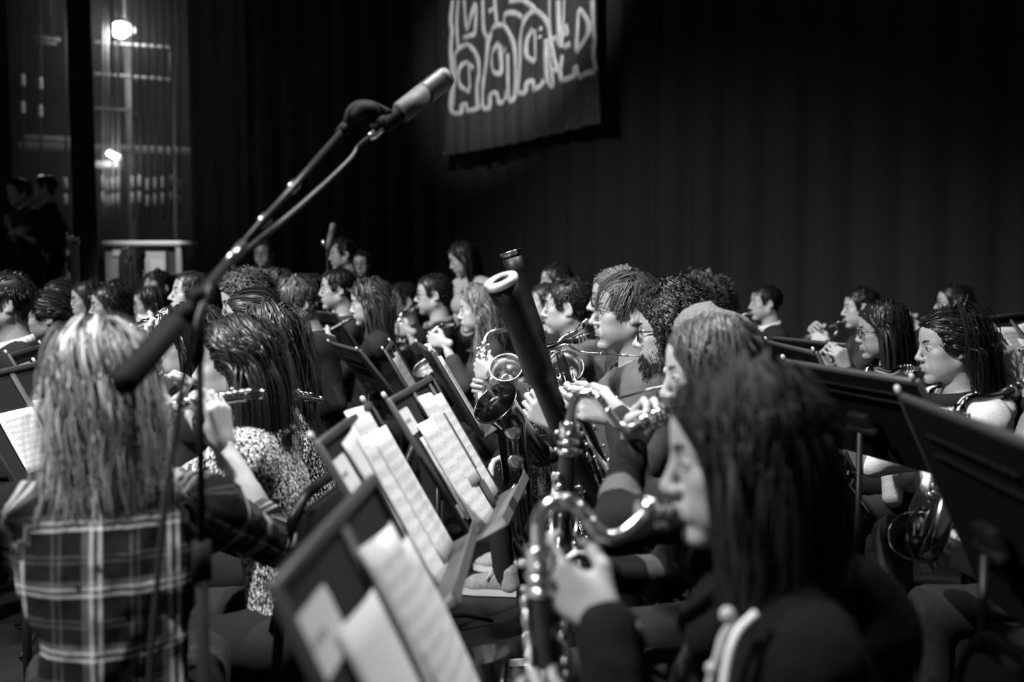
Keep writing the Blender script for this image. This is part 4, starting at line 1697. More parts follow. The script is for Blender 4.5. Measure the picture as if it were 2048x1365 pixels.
def clarinet(label, mouth, end, seed=0, group=None, m='wood_black', cat='clarinet', nk=16, bell=0.03):
    rng = np.random.default_rng(seed)
    mouth, end = np.asarray(mouth, float), np.asarray(end, float)
    ax = unit(end - mouth)
    L = np.linalg.norm(end - mouth)
    root = thing('clarinet', end, label, cat, group)
    mb = MB()
    mb.tube([mouth - ax * 0.012, mouth + ax * 0.03, mouth + ax * 0.075], [0.004, 0.009, 0.0125], 10)
    mp = mb.build('mouthpiece', M['black_gloss'], root)
    mb = MB()
    for t in (0.04, 0.055):
        mb.tube([mouth + ax * (t - 0.004), mouth + ax * (t + 0.004)], [0.0125, 0.0125], 10)
    mb.build('ligature', M['silver'], mp)
    mb = MB()
    mb.tube([mouth + ax * 0.075, mouth + ax * 0.08, mouth + ax * 0.13, mouth + ax * L * 0.8, mouth + ax * L * 0.9, end], [0.012, 0.0145, 0.0135, 0.0145, 0.018, bell], 12)
    mb.build('body', M[m], root)
    mb = MB()
    keywork(mb, mouth + ax * 0.14, mouth + ax * L * 0.85, 0.0138, 0.0148, nk, rng, (0.006, 0.009), rods=4, lift=0.005)
    for t in (0.075, 0.13, 0.36, 0.6):
        mb.tube([mouth + ax * (t - 0.003), mouth + ax * (t + 0.003)], [0.0155, 0.0155], 12)
    mb.build('keywork', M['silver'], root, kind='stuff')
    return root


def trumpet(label, mouth, d, group=None, roll=(0, 0, 1)):
    mouth, d = np.asarray(mouth, float), unit(d)
    u = unit(np.asarray(roll) - d * (np.asarray(roll) @ d))
    s = np.cross(d, u)
    root = thing('trumpet', mouth + d * 0.24 - u * 0.06, label, 'trumpet', group)
    mb = MB()
    mb.tube([mouth, mouth + d * 0.012, mouth + d * 0.03, mouth + d * 0.075], [0.0135, 0.0125, 0.006, 0.005], 12)
    mb.build('mouthpiece', M['silver'], root)
    mb = MB()
    lo = -u * 0.075
    mb.tube([mouth + d * 0.06, mouth + d * 0.36, mouth + d * 0.40 + lo * 0.25, mouth + d * 0.40 + lo * 0.75, mouth + d * 0.36 + lo, mouth + d * 0.27 + lo], 0.0062, 10, True, 4)
    mb.tube([mouth + d * 0.2 + lo * 0.2 + s * 0.02, mouth + d * 0.10 + lo * 0.1 + s * 0.02, mouth + d * 0.06 + lo * 0.3 + s * 0.02, mouth + d * 0.06 + lo * 0.75 + s * 0.02, mouth + d * 0.10 + lo + s * 0.02, mouth + d * 0.2 + lo + s * 0.02], 0.0062, 10, True, 4)
    mb.build('tubing', M['lacquer'], root)
    mb = MB()
    mb.tube([mouth + d * (0.12 + x) + s * 0.02 for x in (0.0, 0.15, 0.26, 0.32, 0.345, 0.36)], [0.0062, 0.008, 0.013, 0.024, 0.042, 0.062], 20, False)
    mb.build('bell', M['lacquer'], root)
    for i in range(3):
        mb = MB()
        c = mouth + d * (0.205 + 0.027 * i) + lo * 0.5 + s * 0.008
        mb.tube([c - u * 0.07, c - u * 0.065, c + u * 0.055, c + u * 0.06], [0.009, 0.0115, 0.0115, 0.008], 12)
        mb.tube([c + u * 0.06, c + u * 0.082, c + u * 0.083, c + u * 0.087], [0.003, 0.003, 0.008, 0.008], 10)
        mb.build('valve', M['silver'], root)
    return root


# ------------------------------------------------------------------ music stands, sheets, chairs
class Desk:
    pass


def music_stand(label, A, B, alpha=30, width=0.5, height=0.32, sticker=True, rim=True, group=None, ledge=0.075, flip=1, knobs=True, strap=True, face='stand_face', foot=None, straps=(0.52,), wide_lip=False, mark=False):
    """A near and B far point of the top edge; the desk leans back, its face towards +x"""
    A, B = np.asarray(A, float), np.asarray(B, float)
    z = (A[2] + B[2]) / 2
    w = unit((B - A) * V3(1, 1, 0))
    nh = unit(V3(w[1], -w[0], 0)) * flip
    a = math.radians(alpha)
    dn = nh * math.sin(a) - UP * math.cos(a)
    nn = nh * math.cos(a) + UP * math.sin(a)
    A = V3(A[0], A[1], z)
    D = Desk()
    D.A, D.w, D.dn, D.n, D.W, D.Hh = A, w, dn, nn, width, height
    c = A + w * width / 2
    pole_xy = c + dn * height * 0.6 - nn * 0.05
    root = thing('music_stand', (pole_xy[0], pole_xy[1], 0), label, 'music stand', group)
    D.root = root
    mb = MB()
    mb.box(c + dn * height / 2 - nn * 0.0015, w * width / 2, dn * height / 2, nn * 0.0012)
    mb.build('desk', M[face], root, smooth=False)
    mb = MB()
    mb.box(c + dn * 0.006 + nn * 0.004, w * width / 2, dn * 0.0085, nn * 0.007, 0.003)
    mb.build('top_rim', M['stand_rim'], root)
    for s in (0, 1):
        mb = MB()
        mb.box(A + w * (width * s + (0.004 if s == 0 else -0.004)) + dn * height / 2 + nn * 0.004, w * 0.0055, dn * height / 2, nn * 0.007, 0.003)
        mb.build('side_rim', M['stand_rim'], root)
    for t in straps:
        mb = MB()
        mb.box(A + w * width * t + dn * height / 2 + nn * 0.002, w * 0.016, dn * height / 2, nn * 0.003, 0.002)
        mb.build('strap', M['stand_grey'], root)
    for t in (0.15, 0.24):
        mb = MB()
        mb.box(c + dn * height * t - nn * 0.006, w * width * 0.33, dn * 0.003, nn * 0.004, 0.002)
        mb.build('back_rib', M['stand_black'], root)
    mb = MB()
    bt = c + dn * height
    mb.box(bt + nn * ledge / 2, w * width / 2, dn * 0.0014, nn * ledge / 2)
    mb.box(bt + nn * ledge - dn * 0.012, w * width / 2, dn * 0.012, nn * 0.0014)
    mb.build('ledge', M['stand_grey'], root, smooth=False)
    mb = MB()
    hub = c + dn * height * 0.55 - nn * 0.012
    mb.box(hub - nn * 0.012, w * 0.035, dn * 0.045, nn * 0.012, 0.006)
    mb.tube([hub - nn * 0.02 - w * 0.05, hub - nn * 0.02 + w * 0.05], [0.012, 0.012], 12)
    mb.build('bracket', M['stand_black'], root)
    pt = hub - nn * 0.03
    mb = MB()
    mb.tube([pt, V3(pt[0], pt[1], 0.52)], [0.0075, 0.0075], 12)
    mb.tube([V3(pt[0], pt[1], 0.56), V3(pt[0], pt[1], 0.04)], [0.0135, 0.0135], 14)
    mb.tube([V3(pt[0], pt[1], 0.57), V3(pt[0], pt[1], 0.54)], [0.0165, 0.0165], 14)
    mb.build('pole', M['tube_black'], root)
    for i in range(3):
        an = 0.5 + i * 2.094
        o = V3(math.cos(an), math.sin(an), 0)
        mb = MB()
        p0 = V3(pt[0], pt[1], 0.07)
        mb.tube([p0, p0 + o * 0.1 - UP * 0.01, p0 + o * 0.22 - UP * 0.055], [0.011, 0.010, 0.008], 8, True, 2)
        mb.build('foot', M['tube_black'], root)
    if knobs:
        for s in ((0.02, 0.98)):
            mb = MB()
            p0 = A + w * width * s - dn * 0.012
            mb.tube([p0 + dn * 0.01, p0 - dn * 0.004, p0 - dn * 0.009], [0.0045, 0.0055, 0.003], 10)
            mb.build('rubber_tip', M['pearl'], root)
    if mark:
        mb = MB()
        q = c + dn * height * 0.99 - nn * 0.002
        mb.add([q - w * 0.014, q + w * 0.014, q - dn * 0.045, q - w * 0.014 - nn * 0.0008, q + w * 0.014 - nn * 0.0008, q - dn * 0.045 - nn * 0.0008], [(0, 1, 2), (5, 4, 3), (0, 3, 4, 1), (1, 4, 5, 2), (2, 5, 3, 0)])
        mb.build('badge', M['rail_grey'], root, smooth=False)
    if sticker:
        u0, v0, sw, sh = (0.022, 0.05, 0.085, 0.055) if sticker is True else sticker
        mb = MB()
        p = [A + w * (u0 + x) + dn * (v0 + y) + nn * 0.0012 for x, y in rounded(sw, sh, 0.008)]
        n = len(p)
        mb.add(p + [q - nn * 0.0006 for q in p], [tuple(range(n)), tuple(range(2 * n - 1, n - 1, -1))] + [(i, n + i, n + (i + 1) % n, (i + 1) % n) for i in range(n)])
        st = mb.build('sticker', M['sticker'], root, smooth=False)
        mb = MB()
        for i in range(7):                                # worn pen marks, no longer legible
            x = u0 + 0.018 + i * 0.0075
            q = A + w * x + dn * (v0 + sh * 0.42) + nn * 0.0016
            d1 = dn * 0.010 + w * (0.004 if i % 2 else -0.003)
            mb.tube([q, q + d1], [0.0008, 0.0008], 4)
        mb.build('pen_mark', M['stand_grey'], st, kind='stuff')
    return D


def rounded(w, h, r):
    out = []
    for cx, cy, a0 in ((w - r, r, -90), (w - r, h - r, 0), (r, h - r, 90), (r, r, 180)):
        for k in range(4):
            a = math.radians(a0 + 30 * k)
            out.append((cx + r * math.cos(a), cy + r * math.sin(a)))
    return out


def sheet(D, label, u, v, w=0.225, h=0.30, rot=0.0, bulge=0.004, bow=0.0, tex=0, off=0.004, name='sheet_music', cat='sheet music', group=None, curl=0.0, mat_=None):
    """a sheet lying on desk D: u, v of its top near corner"""
    nx, ny = 8, 8
    c, s = math.cos(math.radians(rot)), math.sin(math.radians(rot))
    vs, uv = [], []
    for j in range(ny + 1):
        for i in range(nx + 1):
            x, y = w * i / nx, h * j / ny
            fx, fy = i / nx, j / ny
            X, Y = u + c * x - s * y, v + s * x + c * y
            z = off + bulge * math.sin(math.pi * fx) + bow * math.sin(math.pi * fy) + curl * (1 - fy) ** 2 * fx
            vs.append(D.A + D.w * X + D.dn * Y + D.n * z)
            uv.append((fx, fy))
    top = len(vs)
    vs += [p - D.n * 0.0005 for p in vs]
    fs = []
    for j in range(ny):
        for i in range(nx):
            a = j * (nx + 1) + i
            fs.append((a, a + nx + 1, a + nx + 2, a + 1))
    nf = len(fs)
    fs += [tuple(x + top for x in f[::-1]) for f in fs]
    bd = [i for i in range(nx + 1)] + [(j + 1) * (nx + 1) + nx for j in range(ny)] + [ny * (nx + 1) + nx - 1 - i for i in range(nx)] + [(ny - 1 - j) * (nx + 1) for j in range(ny - 1)]
    for a, b in zip(bd, bd[1:] + bd[:1]):
        fs.append((a, b, b + top, a + top))
    c0 = D.A + D.w * (u + w / 2) + D.dn * (v + h / 2) + D.n * off
    me = mesh_from(name, np.array(vs) - c0, fs, [M[mat_] if mat_ else SHEETS[tex]])
    ul = me.uv_layers.new(name='UVMap')
    uvs = uv + uv
    for lp in me.loops:
        ul.data[lp.index].uv = uvs[lp.vertex_index]
    o = link(name, me, None, label)
    o.location = tuple(c0)
    o['category'] = cat
    if group:
        o['group'] = group
    return o


def chair(label, C, F, group=None, back_h=0.86):
    """black stacking chair with a padded seat and back in a tubular frame"""
    F = unit(np.asarray(F) * V3(1, 1, 0))
    L = np.cross(UP, F)
    o = V3(C[0], C[1], 0)
    root = thing('stacking_chair', o, label, 'chair', group)
    mb = MB()
    mb.box(o + UP * 0.425 + F * 0.06, F * 0.215, L * 0.215, UP * 0.025, 0.02)
    mb.build('seat', M['black_cloth'], root)
    mb = MB()
    bk = o - F * 0.2
    mb.box(bk + UP * (back_h - 0.17) - F * 0.03, L * 0.185, UP * 0.135 - F * 0.03, F * 0.016, 0.014)
    mb.build('backrest', M['black_cloth'], root)
    mb = MB()
    arch = [bk + L * 0.205 + UP * 0.4, bk + L * 0.205 + UP * (back_h - 0.12) - F * 0.04, bk + L * 0.17 + UP * (back_h - 0.02) - F * 0.06, bk + L * 0.08 + UP * back_h - F * 0.065,
            bk - L * 0.08 + UP * back_h - F * 0.065, bk - L * 0.17 + UP * (back_h - 0.02) - F * 0.06, bk - L * 0.205 + UP * (back_h - 0.12) - F * 0.04, bk - L * 0.205 + UP * 0.4]
    mb.tube(arch, 0.0115, 10, True, 5)
    mb.build('back_frame', M['tube_black'], root)
    for sf, sl in ((1, 1), (1, -1), (-1, 1), (-1, -1)):
        mb = MB()
        a = o + F * (0.24 if sf > 0 else -0.2) + L * sl * 0.2 + UP * 0.41
        b = o + F * (0.25 if sf > 0 else -0.27) + L * sl * 0.205 + UP * 0.0
        mb.tube([a, b + UP * 0.012, b], [0.0115, 0.0115, 0.014], 10)
        mb.build('leg', M['tube_black'], root)
    for sl in (1, -1):
        mb = MB()
        mb.tube([o + F * 0.24 + L * sl * 0.2 + UP * 0.40, o - F * 0.2 + L * sl * 0.2 + UP * 0.40], [0.0105, 0.0105], 8)
        mb.build('seat_rail', M['tube_black'], root)
    return root


def play_hands(info, T, B, t1=0.22, t2=0.58, ty='grip'):
    """left hand above, right hand below on an upright instrument"""
    T, B = np.asarray(T, float), np.asarray(B, float)
    F, L = info
    ax = unit(B - T)
    return {'L': (T + (B - T) * t1, unit(F * 0.8 - L * 0.55 + UP * 0.15), unit(-L - F * 0.3), ty),
            'R': (T + (B - T) * t2, unit(F * 0.8 + L * 0.55 + UP * 0.1), unit(L - F * 0.3), ty)}


def fl_of(yaw):
    F = V3(math.cos(math.radians(yaw)), math.sin(math.radians(yaw)), 0)
    return F, np.cross(UP, F)


def mouth_of(head, yaw, k=1.0, pitch=0.0, roll=0.0):
    yaw = seen_yaw(head, yaw)
    R = np.array(Matrix.Rotation(math.radians(yaw), 3, 'Z') @ Matrix.Rotation(math.radians(pitch), 3, 'Y') @ Matrix.Rotation(math.radians(roll), 3, 'X'))
    return P(*head) + k * (R @ V3(0.104, 0, -0.064))


# ================================================================== THE PLACE
def plane_obj(name, corners, m, kind='structure'):
    mb = MB()
    mb.add([V3(*c) for c in corners], [(0, 1, 2, 3)])
    return mb.build(name, M[m], None, kind=kind, smooth=False)


cl = MB()
cl.box((0.0, 7.0, 7.65), (16, 0, 0), (0, 11.0, 0), (0, 0, 0.05))
cl.build('ceiling', M['floor_black'], None, kind='structure', smooth=False)
fl = MB()
fl.box((0.5, 8.0, -0.05), (11, 0, 0), (0, 12.0, 0), (0, 0, 0.05))
fl.build('floor', M['floor_black'], None, kind='structure', smooth=False)


def curtain(label, plan, z0, z1, wave=0.34, amp=0.07, m='curtain_black', group=None, seed=0):
    rng = np.random.default_rng(seed)
    p = catmull(np.array([[x, y, 0] for x, y in plan], float), 24)
    s = np.concatenate([[0], np.cumsum(np.linalg.norm(np.diff(p, axis=0), axis=1))])
    n = max(int(s[-1] / 0.035), 12)
    q = np.linspace(0, s[-1], n)
    xy = np.stack([np.interp(q, s, p[:, 0]), np.interp(q, s, p[:, 1])], 1)
    t = np.gradient(xy, axis=0)
    t /= np.linalg.norm(t, axis=1, keepdims=True)
    nr = np.stack([t[:, 1], -t[:, 0]], 1)
    ph = np.cumsum(rng.uniform(0.75, 1.25, n)) * (2 * math.pi * 0.035 / wave)
    a = amp * (0.7 + 0.3 * np.sin(q * 1.3 + seed))
    fold = a * (np.sin(ph) + 0.25 * np.sin(2 * ph + 1))
    vs, fs = [], []
    rows = [z0, z0 + 0.4, (z0 + z1) / 2, z1]
    for side in (0, 1):
        for k, z in enumerate(rows):
            f = fold * (1.0 - 0.25 * k / 3)
            for i in range(n):
                vs.append((xy[i, 0] + nr[i, 0] * (f[i] + side * 0.012), xy[i, 1] + nr[i, 1] * (f[i] + side * 0.012), z))
    R_ = len(rows)
    for side in (0, 1):
        for k in range(R_ - 1):
            for i in range(n - 1):
                b = side * R_ * n + k * n + i
                f = (b, b + 1, b + n + 1, b + n)
                fs.append(f if side else f[::-1])
    me = mesh_from('curtain', np.array(vs), fs, [M[m]])
    o = link('curtain', me, None, label)
    o['category'] = 'curtain'
    return o


curtain('wide black stage curtain hanging in folds behind the whole band', [(-4.5, 14.9), (-2.6, 14.5), (-0.9, 13.6), (0.95, 10.9), (3.4, 9.2), (6.2, 8.2), (8.6, 5.5), (9.2, 1.0)], 0.01, 7.5, 0.42, 0.06, 'curtain_black', seed=3)
curtain('narrow black leg curtain hanging in front of the bright worklight', [tuple(P(150, 540, 11.5)[:2]), tuple(P(197, 540, 11.5)[:2])], 0.01, 7.2, 0.16, 0.03, 'curtain_black', seed=5)
curtain('grey-lit fold of curtain at the edge of the backstage opening', [tuple(P(385, 540, 13.2)[:2]), tuple(P(498, 540, 13.6)[:2])], 0.01, 7.2, 0.24, 0.05, 'curtain_lit', seed=8)
curtain('black leg curtain at the far edge of the view beside the fly ropes', [tuple(P(-260, 540, 11.0)[:2]), tuple(P(32, 540, 11.3)[:2])], 0.01, 7.2, 0.3, 0.05, 'curtain_black', seed=9)
plane_obj('wall_back', [(-16, 17.6, 0), (-3.5, 17.6, 0), (-3.5, 17.6, 9), (-16, 17.6, 9)], 'wall_dark')

# ---- painted banner
BL, BR = P(890, 311, 13.0), P(1196, 246, 10.25)
zb = (BL[2] + BR[2]) / 2
BW = (BR - BL) * V3(1, 1, 0)
BWL = np.linalg.norm(BW)
bw = BW / BWL
bn = V3(bw[1], -bw[0], 0)
if bn @ (V3(0, 0, 0) - BL) < 0:
    bn = -bn


def on_banner(px, py):
    o = V3(0, 0, CAM_H)
    d = P(px, py, 1.0) - o
    t = ((BL - o) @ bn) / (d @ bn)
    p = o + d * t
    return (p - BL) @ bw, p[2]


def fold_fade(k):
    return max(0.3, 1 - 4.0 * k)


def fold_at(u):
    return 0.028 * math.sin(u * 21 + 0.6 * math.sin(u * 5)) + 0.014 * math.sin(u * 47 + 1)


ban = thing('banner', (BL + BR) / 2 * V3(1, 1, 0) + V3(0, 0, 6.3), 'dark hanging cloth banner painted with pale outlined creatures', 'banner')
bo = np.array(ban.location)
vs, fs = [], []
nu, nv, ztop = 90, 24, 6.3
corn = [on_banner(905, 0), on_banner(890, 311), on_banner(1196, 246), on_banner(1192, 0)]


def b_edge(z):
    """left and right edge of the cloth at height z"""
    zl = np.interp(z, [corn[1][1], corn[0][1]], [corn[1][0], corn[0][0]])
    zr = np.interp(z, [corn[2][1], corn[3][1]], [corn[2][0], corn[3][0]])
    return zl, zr


for side in (0, 1):
    for j in range(nv + 1):
        for i in range(nu + 1):
            f = i / nu
            zlow = corn[1][1] + (corn[2][1] - corn[1][1]) * f - 0.03 * math.sin(math.pi * f)
            z = zlow + (ztop - zlow) * j / nv
            l, r = b_edge(z)
            u = l + (r - l) * f
            vs.append(BL * V3(1, 1, 0) + bw * u + V3(0, 0, z) + bn * (fold_at(u) * fold_fade(j / nv) - side * 0.008))
for side in (0, 1):
    for j in range(nv):
        for i in range(nu):
            b = side * (nu + 1) * (nv + 1) + j * (nu + 1) + i
            f = (b, b + 1, b + nu + 2, b + nu + 1)
            fs.append(f if not side else f[::-1])
link('cloth', mesh_from('cloth', np.array(vs) - bo, fs, [M['banner_cloth']]), ban)
mb = MB()
mb.tube([BL * V3(1, 1, 0) - bw * 0.3 + V3(0, 0, ztop), BL * V3(1, 1, 0) + bw * (BWL + 0.3) + V3(0, 0, ztop)], [0.03, 0.03], 10)
mb.build('batten', M['tube_black'], ban)
for t in (0.1, 0.9):
    mb = MB()
    q = BL * V3(1, 1, 0) + bw * BWL * t
    mb.tube([q + V3(0, 0, ztop), q + V3(0, 0, 7.6)], [0.006, 0.006], 6)
    mb.build('hanging_line', M['cable'], ban)


def stroke(pts, wpx=11):
    """a painted outline lying on the banner cloth, given where it is seen"""
    q = catmull(np.array([[*on_banner(*p), 0] for p in pts]), 5)[:, :2]
    w = wpx / 2 / 170.0
    t = np.gradient(q, axis=0)
    t /= np.maximum(np.linalg.norm(t, axis=1, keepdims=True), 1e-6)
    n = np.stack([-t[:, 1], t[:, 0]], 1)
    vv, ff = [], []
    prof = [(-1.0, 0.0), (-0.9, 0.006), (0.9, 0.006), (1.0, 0.0)]
    for i in range(len(q)):
        for s_, h_ in prof:
            e = q[i] + n[i] * w * s_
            k = (e[1] - corn[1][1]) / (ztop - corn[1][1])
            vv.append(BL * V3(1, 1, 0) + bw * e[0] + V3(0, 0, e[1]) + bn * (fold_at(e[0]) * fold_fade(k) + 0.002 + h_))
    for i in range(len(q) - 1):
        for a in range(3):
            b = i * 4 + a
            ff.append((b, b + 4, b + 5, b + 1))
    m_ = MB()
    m_.add(vv, ff)
    m_.add([v for v in vv[:4]] + [v for v in vv[-4:]], [(0, 1, 2, 3), (7, 6, 5, 4)])
    m_.build('painted_line', M['banner_paint'], ban)


for pts in (
        [(904, 0), (901, 40), (903, 62), (901, 95), (903, 140), (904, 170), (900, 212)],
        [(900, 210), (905, 226), (922, 226), (923, 212), (932, 209), (934, 222), (952, 218), (960, 210)],
        [(905, 212), (911, 150), (910, 112), (925, 92), (940, 92), (953, 112), (957, 140), (953, 175), (954, 212)],
        [(937, 126), (925, 128), (918, 145), (920, 170), (932, 181), (940, 178), (938, 130)],
        [(940, 130), (947, 138)],
        [(917, 0), (914, 50), (917, 98)],
        [(927, 0), (934, 60), (950, 8), (950, 60), (946, 70), (926, 76)],
        [(966, 0), (968, 60), (975, 80), (972, 130), (966, 180), (967, 215), (978, 214), (980, 190), (994, 188), (998, 206), (1012, 196), (1014, 180)],
        [(976, 84), (985, 58), (1000, 50), (1014, 58), (1027, 90), (1030, 140), (1028, 192), (1018, 196), (1016, 108)],
        [(998, 86), (984, 108), (984, 138), (995, 148), (1002, 140), (999, 90)],
        [(1012, 96), (1006, 106)],
        [(978, 22), (990, 16), (988, 0)],
        [(990, 0), (994, 50)],
        [(1008, 50), (1010, 30), (1028, 26), (1046, 36)],
        [(1020, 2), (1045, 0), (1062, 12), (1072, 22)],
        [(1035, 186), (1040, 120), (1041, 75), (1052, 36), (1070, 22), (1090, 38), (1098, 70), (1100, 120), (1106, 168), (1098, 170), (1092, 150), (1091, 78)],
        [(1065, 58), (1054, 80), (1053, 110), (1062, 120), (1070, 116), (1069, 60)],
        [(1082, 54), (1082, 62)], [(1080, 72), (1081, 78)],
        [(1035, 186), (1050, 186), (1054, 166), (1066, 164), (1066, 180), (1082, 172), (1088, 160)],
        [(1098, 0), (1100, 60), (1110, 122), (1118, 140), (1124, 110)],
        [(1116, 0), (1118, 90)], [(1128, 0), (1126, 40), (1121, 95)],
        [(1102, 80), (1114, 76)], [(1132, 50), (1135, 66), (1130, 68)], [(1130, 94), (1141, 88)],
        [(1156, 20), (1152, 96), (1158, 96), (1176, 70), (1177, 45), (1166, 26), (1157, 20)],
        [(1104, 142), (1118, 142), (1122, 160), (1136, 158), (1148, 150), (1150, 134), (1158, 154), (1172, 148), (1190, 142)],
        [(1184, 0), (1186, 60), (1188, 80), (1186, 110), (1191, 142)]):
    stroke(pts)
for px_, py_ in ((893, 308), (1079, 272), (1139, 256)):
    u_, z_ = on_banner(px_, py_)
    mb = MB()
    mb.ball(BL * V3(1, 1, 0) + bw * u_ + V3(0, 0, z_) + bn * 0.03, 0.022, 8)
    mb.build('weight_clip', M['rail_grey'], ban)

# ---- backstage: fly gallery, ropes, lamps, desk
Yb = 15.0


def bar(label, a, b, r, m='rail_grey', name='gallery_rail', cat='rail', group=None):
    a, b = np.asarray(a), np.asarray(b)
    mb = MB()
    d = unit(b - a)
    s = unit(np.cross(d, V3(0, 1, 0.01)))
    mb.box((a + b) / 2, d * np.linalg.norm(b - a) / 2, s * r, np.cross(d, s) * r, r * 0.3)
    o = mb.build(name, M[m], None, label, loc=(a + b) / 2)
    o['category'] = cat
    if name == 'gallery_rail':
        q = P(257, 0, 15.4)
        t = (q[0] - a[0]) / (b[0] - a[0])
        q = a + (b - a) * min(t, 0.97)
        br = MB()
        br.tube([q, q + V3(0, 0.66, 0)], [0.012, 0.012], 6)
        br.build('bracket', M['rail_grey'], o)
    if name == 'grid_bar':
        for t in (0.2, 0.8):
            hb_ = MB()
            q = a + (b - a) * t
            hb_.tube([q, V3(q[0], q[1], 7.6)], [0.008, 0.008], 6)
            hb_.build('hanger', M['cable'], o)
    if group:
        o['group'] = group
    return o


bar('wide pale gallery beam crossing behind the fly ropes', P(40, 292, 15.6), P(395, 304, 15.6), 0.06, 'desk_grey', 'gallery_beam', 'beam')
bar('shallow kick board standing on the gallery beam', P(50, 276, 15.7), P(150, 281, 15.7), 0.05, 'rail_grey', 'kick_board', 'board')
bar('thin gallery rail just under the bright work lamp', P(190, 148, 15.4), P(345, 160, 15.4), 0.024)
bar('thin middle rail of the gallery with nothing on it', P(190, 217, 15.4), P(258, 221, 15.4), 0.02)
bar('upper rail of the gallery level with the work lamp', P(190, 84, 15.4), P(345, 95, 15.4), 0.022)
bar('upright steel post of the gallery under the work lamp', P(256, 70, 16.0), P(256, 70, 16.0) * V3(1, 1, 0), 0.06, 'rail_grey', 'gallery_post', 'post')
bar('second upright post beyond the fluorescent tube', P(343, 92, 15.5), P(343, 92, 15.5) * V3(1, 1, 0), 0.025, 'rail_grey', 'gallery_post', 'post')
bar('faint roof bar high over the leg curtain', P(70, 74, 15.4), P(120, 80, 15.4), 0.03, 'rail_grey', 'grid_bar', 'bar')
bar('lower faint roof bar under another high bar', P(72, 84, 15.2), P(112, 88, 15.2), 0.02, 'rail_grey', 'grid_bar', 'bar')

rope_px = [(45, 'rope with two taped marks nearest the far leg curtain'), (80, 'rope hanging second from the far leg curtain'), (130, 'rope just beside the narrow leg curtain, outer of two'),
           (147, 'rope half hidden by the narrow leg curtain'), (205, 'rope in the bright bundle under the fluorescent tube, outermost'), (214, 'rope in the bright bundle under the tube, second'), (224, 'rope in the bright bundle under the tube, third'), (235, 'rope in the bright bundle under the tube, innermost'),
           (264, 'hoist rope first past the gallery post'), (279, 'hoist rope second past the gallery post'), (295, 'hoist rope third past the gallery post'), (310, 'hoist rope fourth past the gallery post'),
           (326, 'hoist rope fifth past the gallery post'), (342, 'hoist rope sixth past the gallery post'), (357, 'hoist rope seventh past the gallery post'), (390, 'lone hoist rope close to the grey-lit curtain fold')]
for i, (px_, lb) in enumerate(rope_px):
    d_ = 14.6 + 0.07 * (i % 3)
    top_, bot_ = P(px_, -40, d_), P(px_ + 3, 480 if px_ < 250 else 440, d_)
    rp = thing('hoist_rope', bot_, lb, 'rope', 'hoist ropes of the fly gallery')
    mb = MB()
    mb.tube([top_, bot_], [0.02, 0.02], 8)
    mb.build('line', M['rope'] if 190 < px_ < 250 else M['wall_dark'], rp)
    for yy in ((215, 160) if px_ < 100 else (362, 395)):
        mb = MB()
        q = P(px_ + 1, yy + (i * 7) % 9, d_)
        mb.tube([q + UP * 0.09, q + UP * 0.07, q - UP * 0.07, q - UP * 0.09], [0.02, 0.033, 0.033, 0.02], 8)
        mb.build('rope_lock', M['desk_top' if px_ < 160 else 'rail_grey'], rp)

# work lamp
wl = P(240, 60, 15.0)
lamp_o = thing('work_lamp', wl, 'glaring round work lamp high over the backstage gallery', 'lamp')
mb = MB()
mb.ball(wl, 0.12, 10)
mb.build('bulb', emit('lamp_glow', 60), lamp_o)
lamp_point('work_lamp_light', tuple(wl - V3(0, 0.25, 0.1)), 26, 0.12)
lamp_point('tube_light', tuple(P(227, 322, 14.1)), 14, 0.1)
mb = MB()
mb.tube([wl + V3(0, 0.2, 0.22), wl + V3(0, 0.2, 0.15), wl + V3(0, 0.16, 0.06)], [0.04, 0.07, 0.17], 16, False)
mb.tube([wl + V3(0, 0.2, 0.22), V3(wl[0], wl[1] + 0.2, 7.6)], [0.012, 0.012], 6)
mb.build('reflector', M['rail_grey'], lamp_o)
# fluorescent fitting
a, b = P(216, 306, 14.4), P(238, 317, 14.4)
ft = thing('fluorescent_lamp', (a + b) / 2, 'short tilted fluorescent tube glowing below the gallery beam', 'lamp')
mb = MB()
mb.tube([a, b], [0.035, 0.035], 12)
mb.build('tube', emit('tube_glow', 22), ft)
mb = MB()
dd = unit(b - a)
for q, s in ((a, -1), (b, 1)):
    mb.tube([q, q + dd * s * 0.04], [0.038, 0.03], 10)
mb.box((a + b) / 2 + UP * 0.06 + V3(0, 0.03, 0), dd * 0.13, V3(0, 0.03, 0), UP * 0.012, 0.005)
mb.build('fitting', M['rail_grey'], ft)
mb = MB()
mb.tube([(a + b) / 2 + UP * 0.06 + V3(0, 0.03, 0), V3((a + b)[0] / 2, (a + b)[1] / 2 + 0.03, 7.6)], [0.008, 0.008], 6)
mb.build('hanger', M['cable'], ft)
o = MB()
o.box(P(218, 330, 14.75), V3(0.17, 0, 0), V3(0, 0.12, 0), V3(0, 0, 0.05), 0.01)
o = o.build('junction_box', M['desk_top'], None, 'pale junction box right under the fluorescent tube', loc=P(218, 330, 14.75))
o['category'] = 'box'

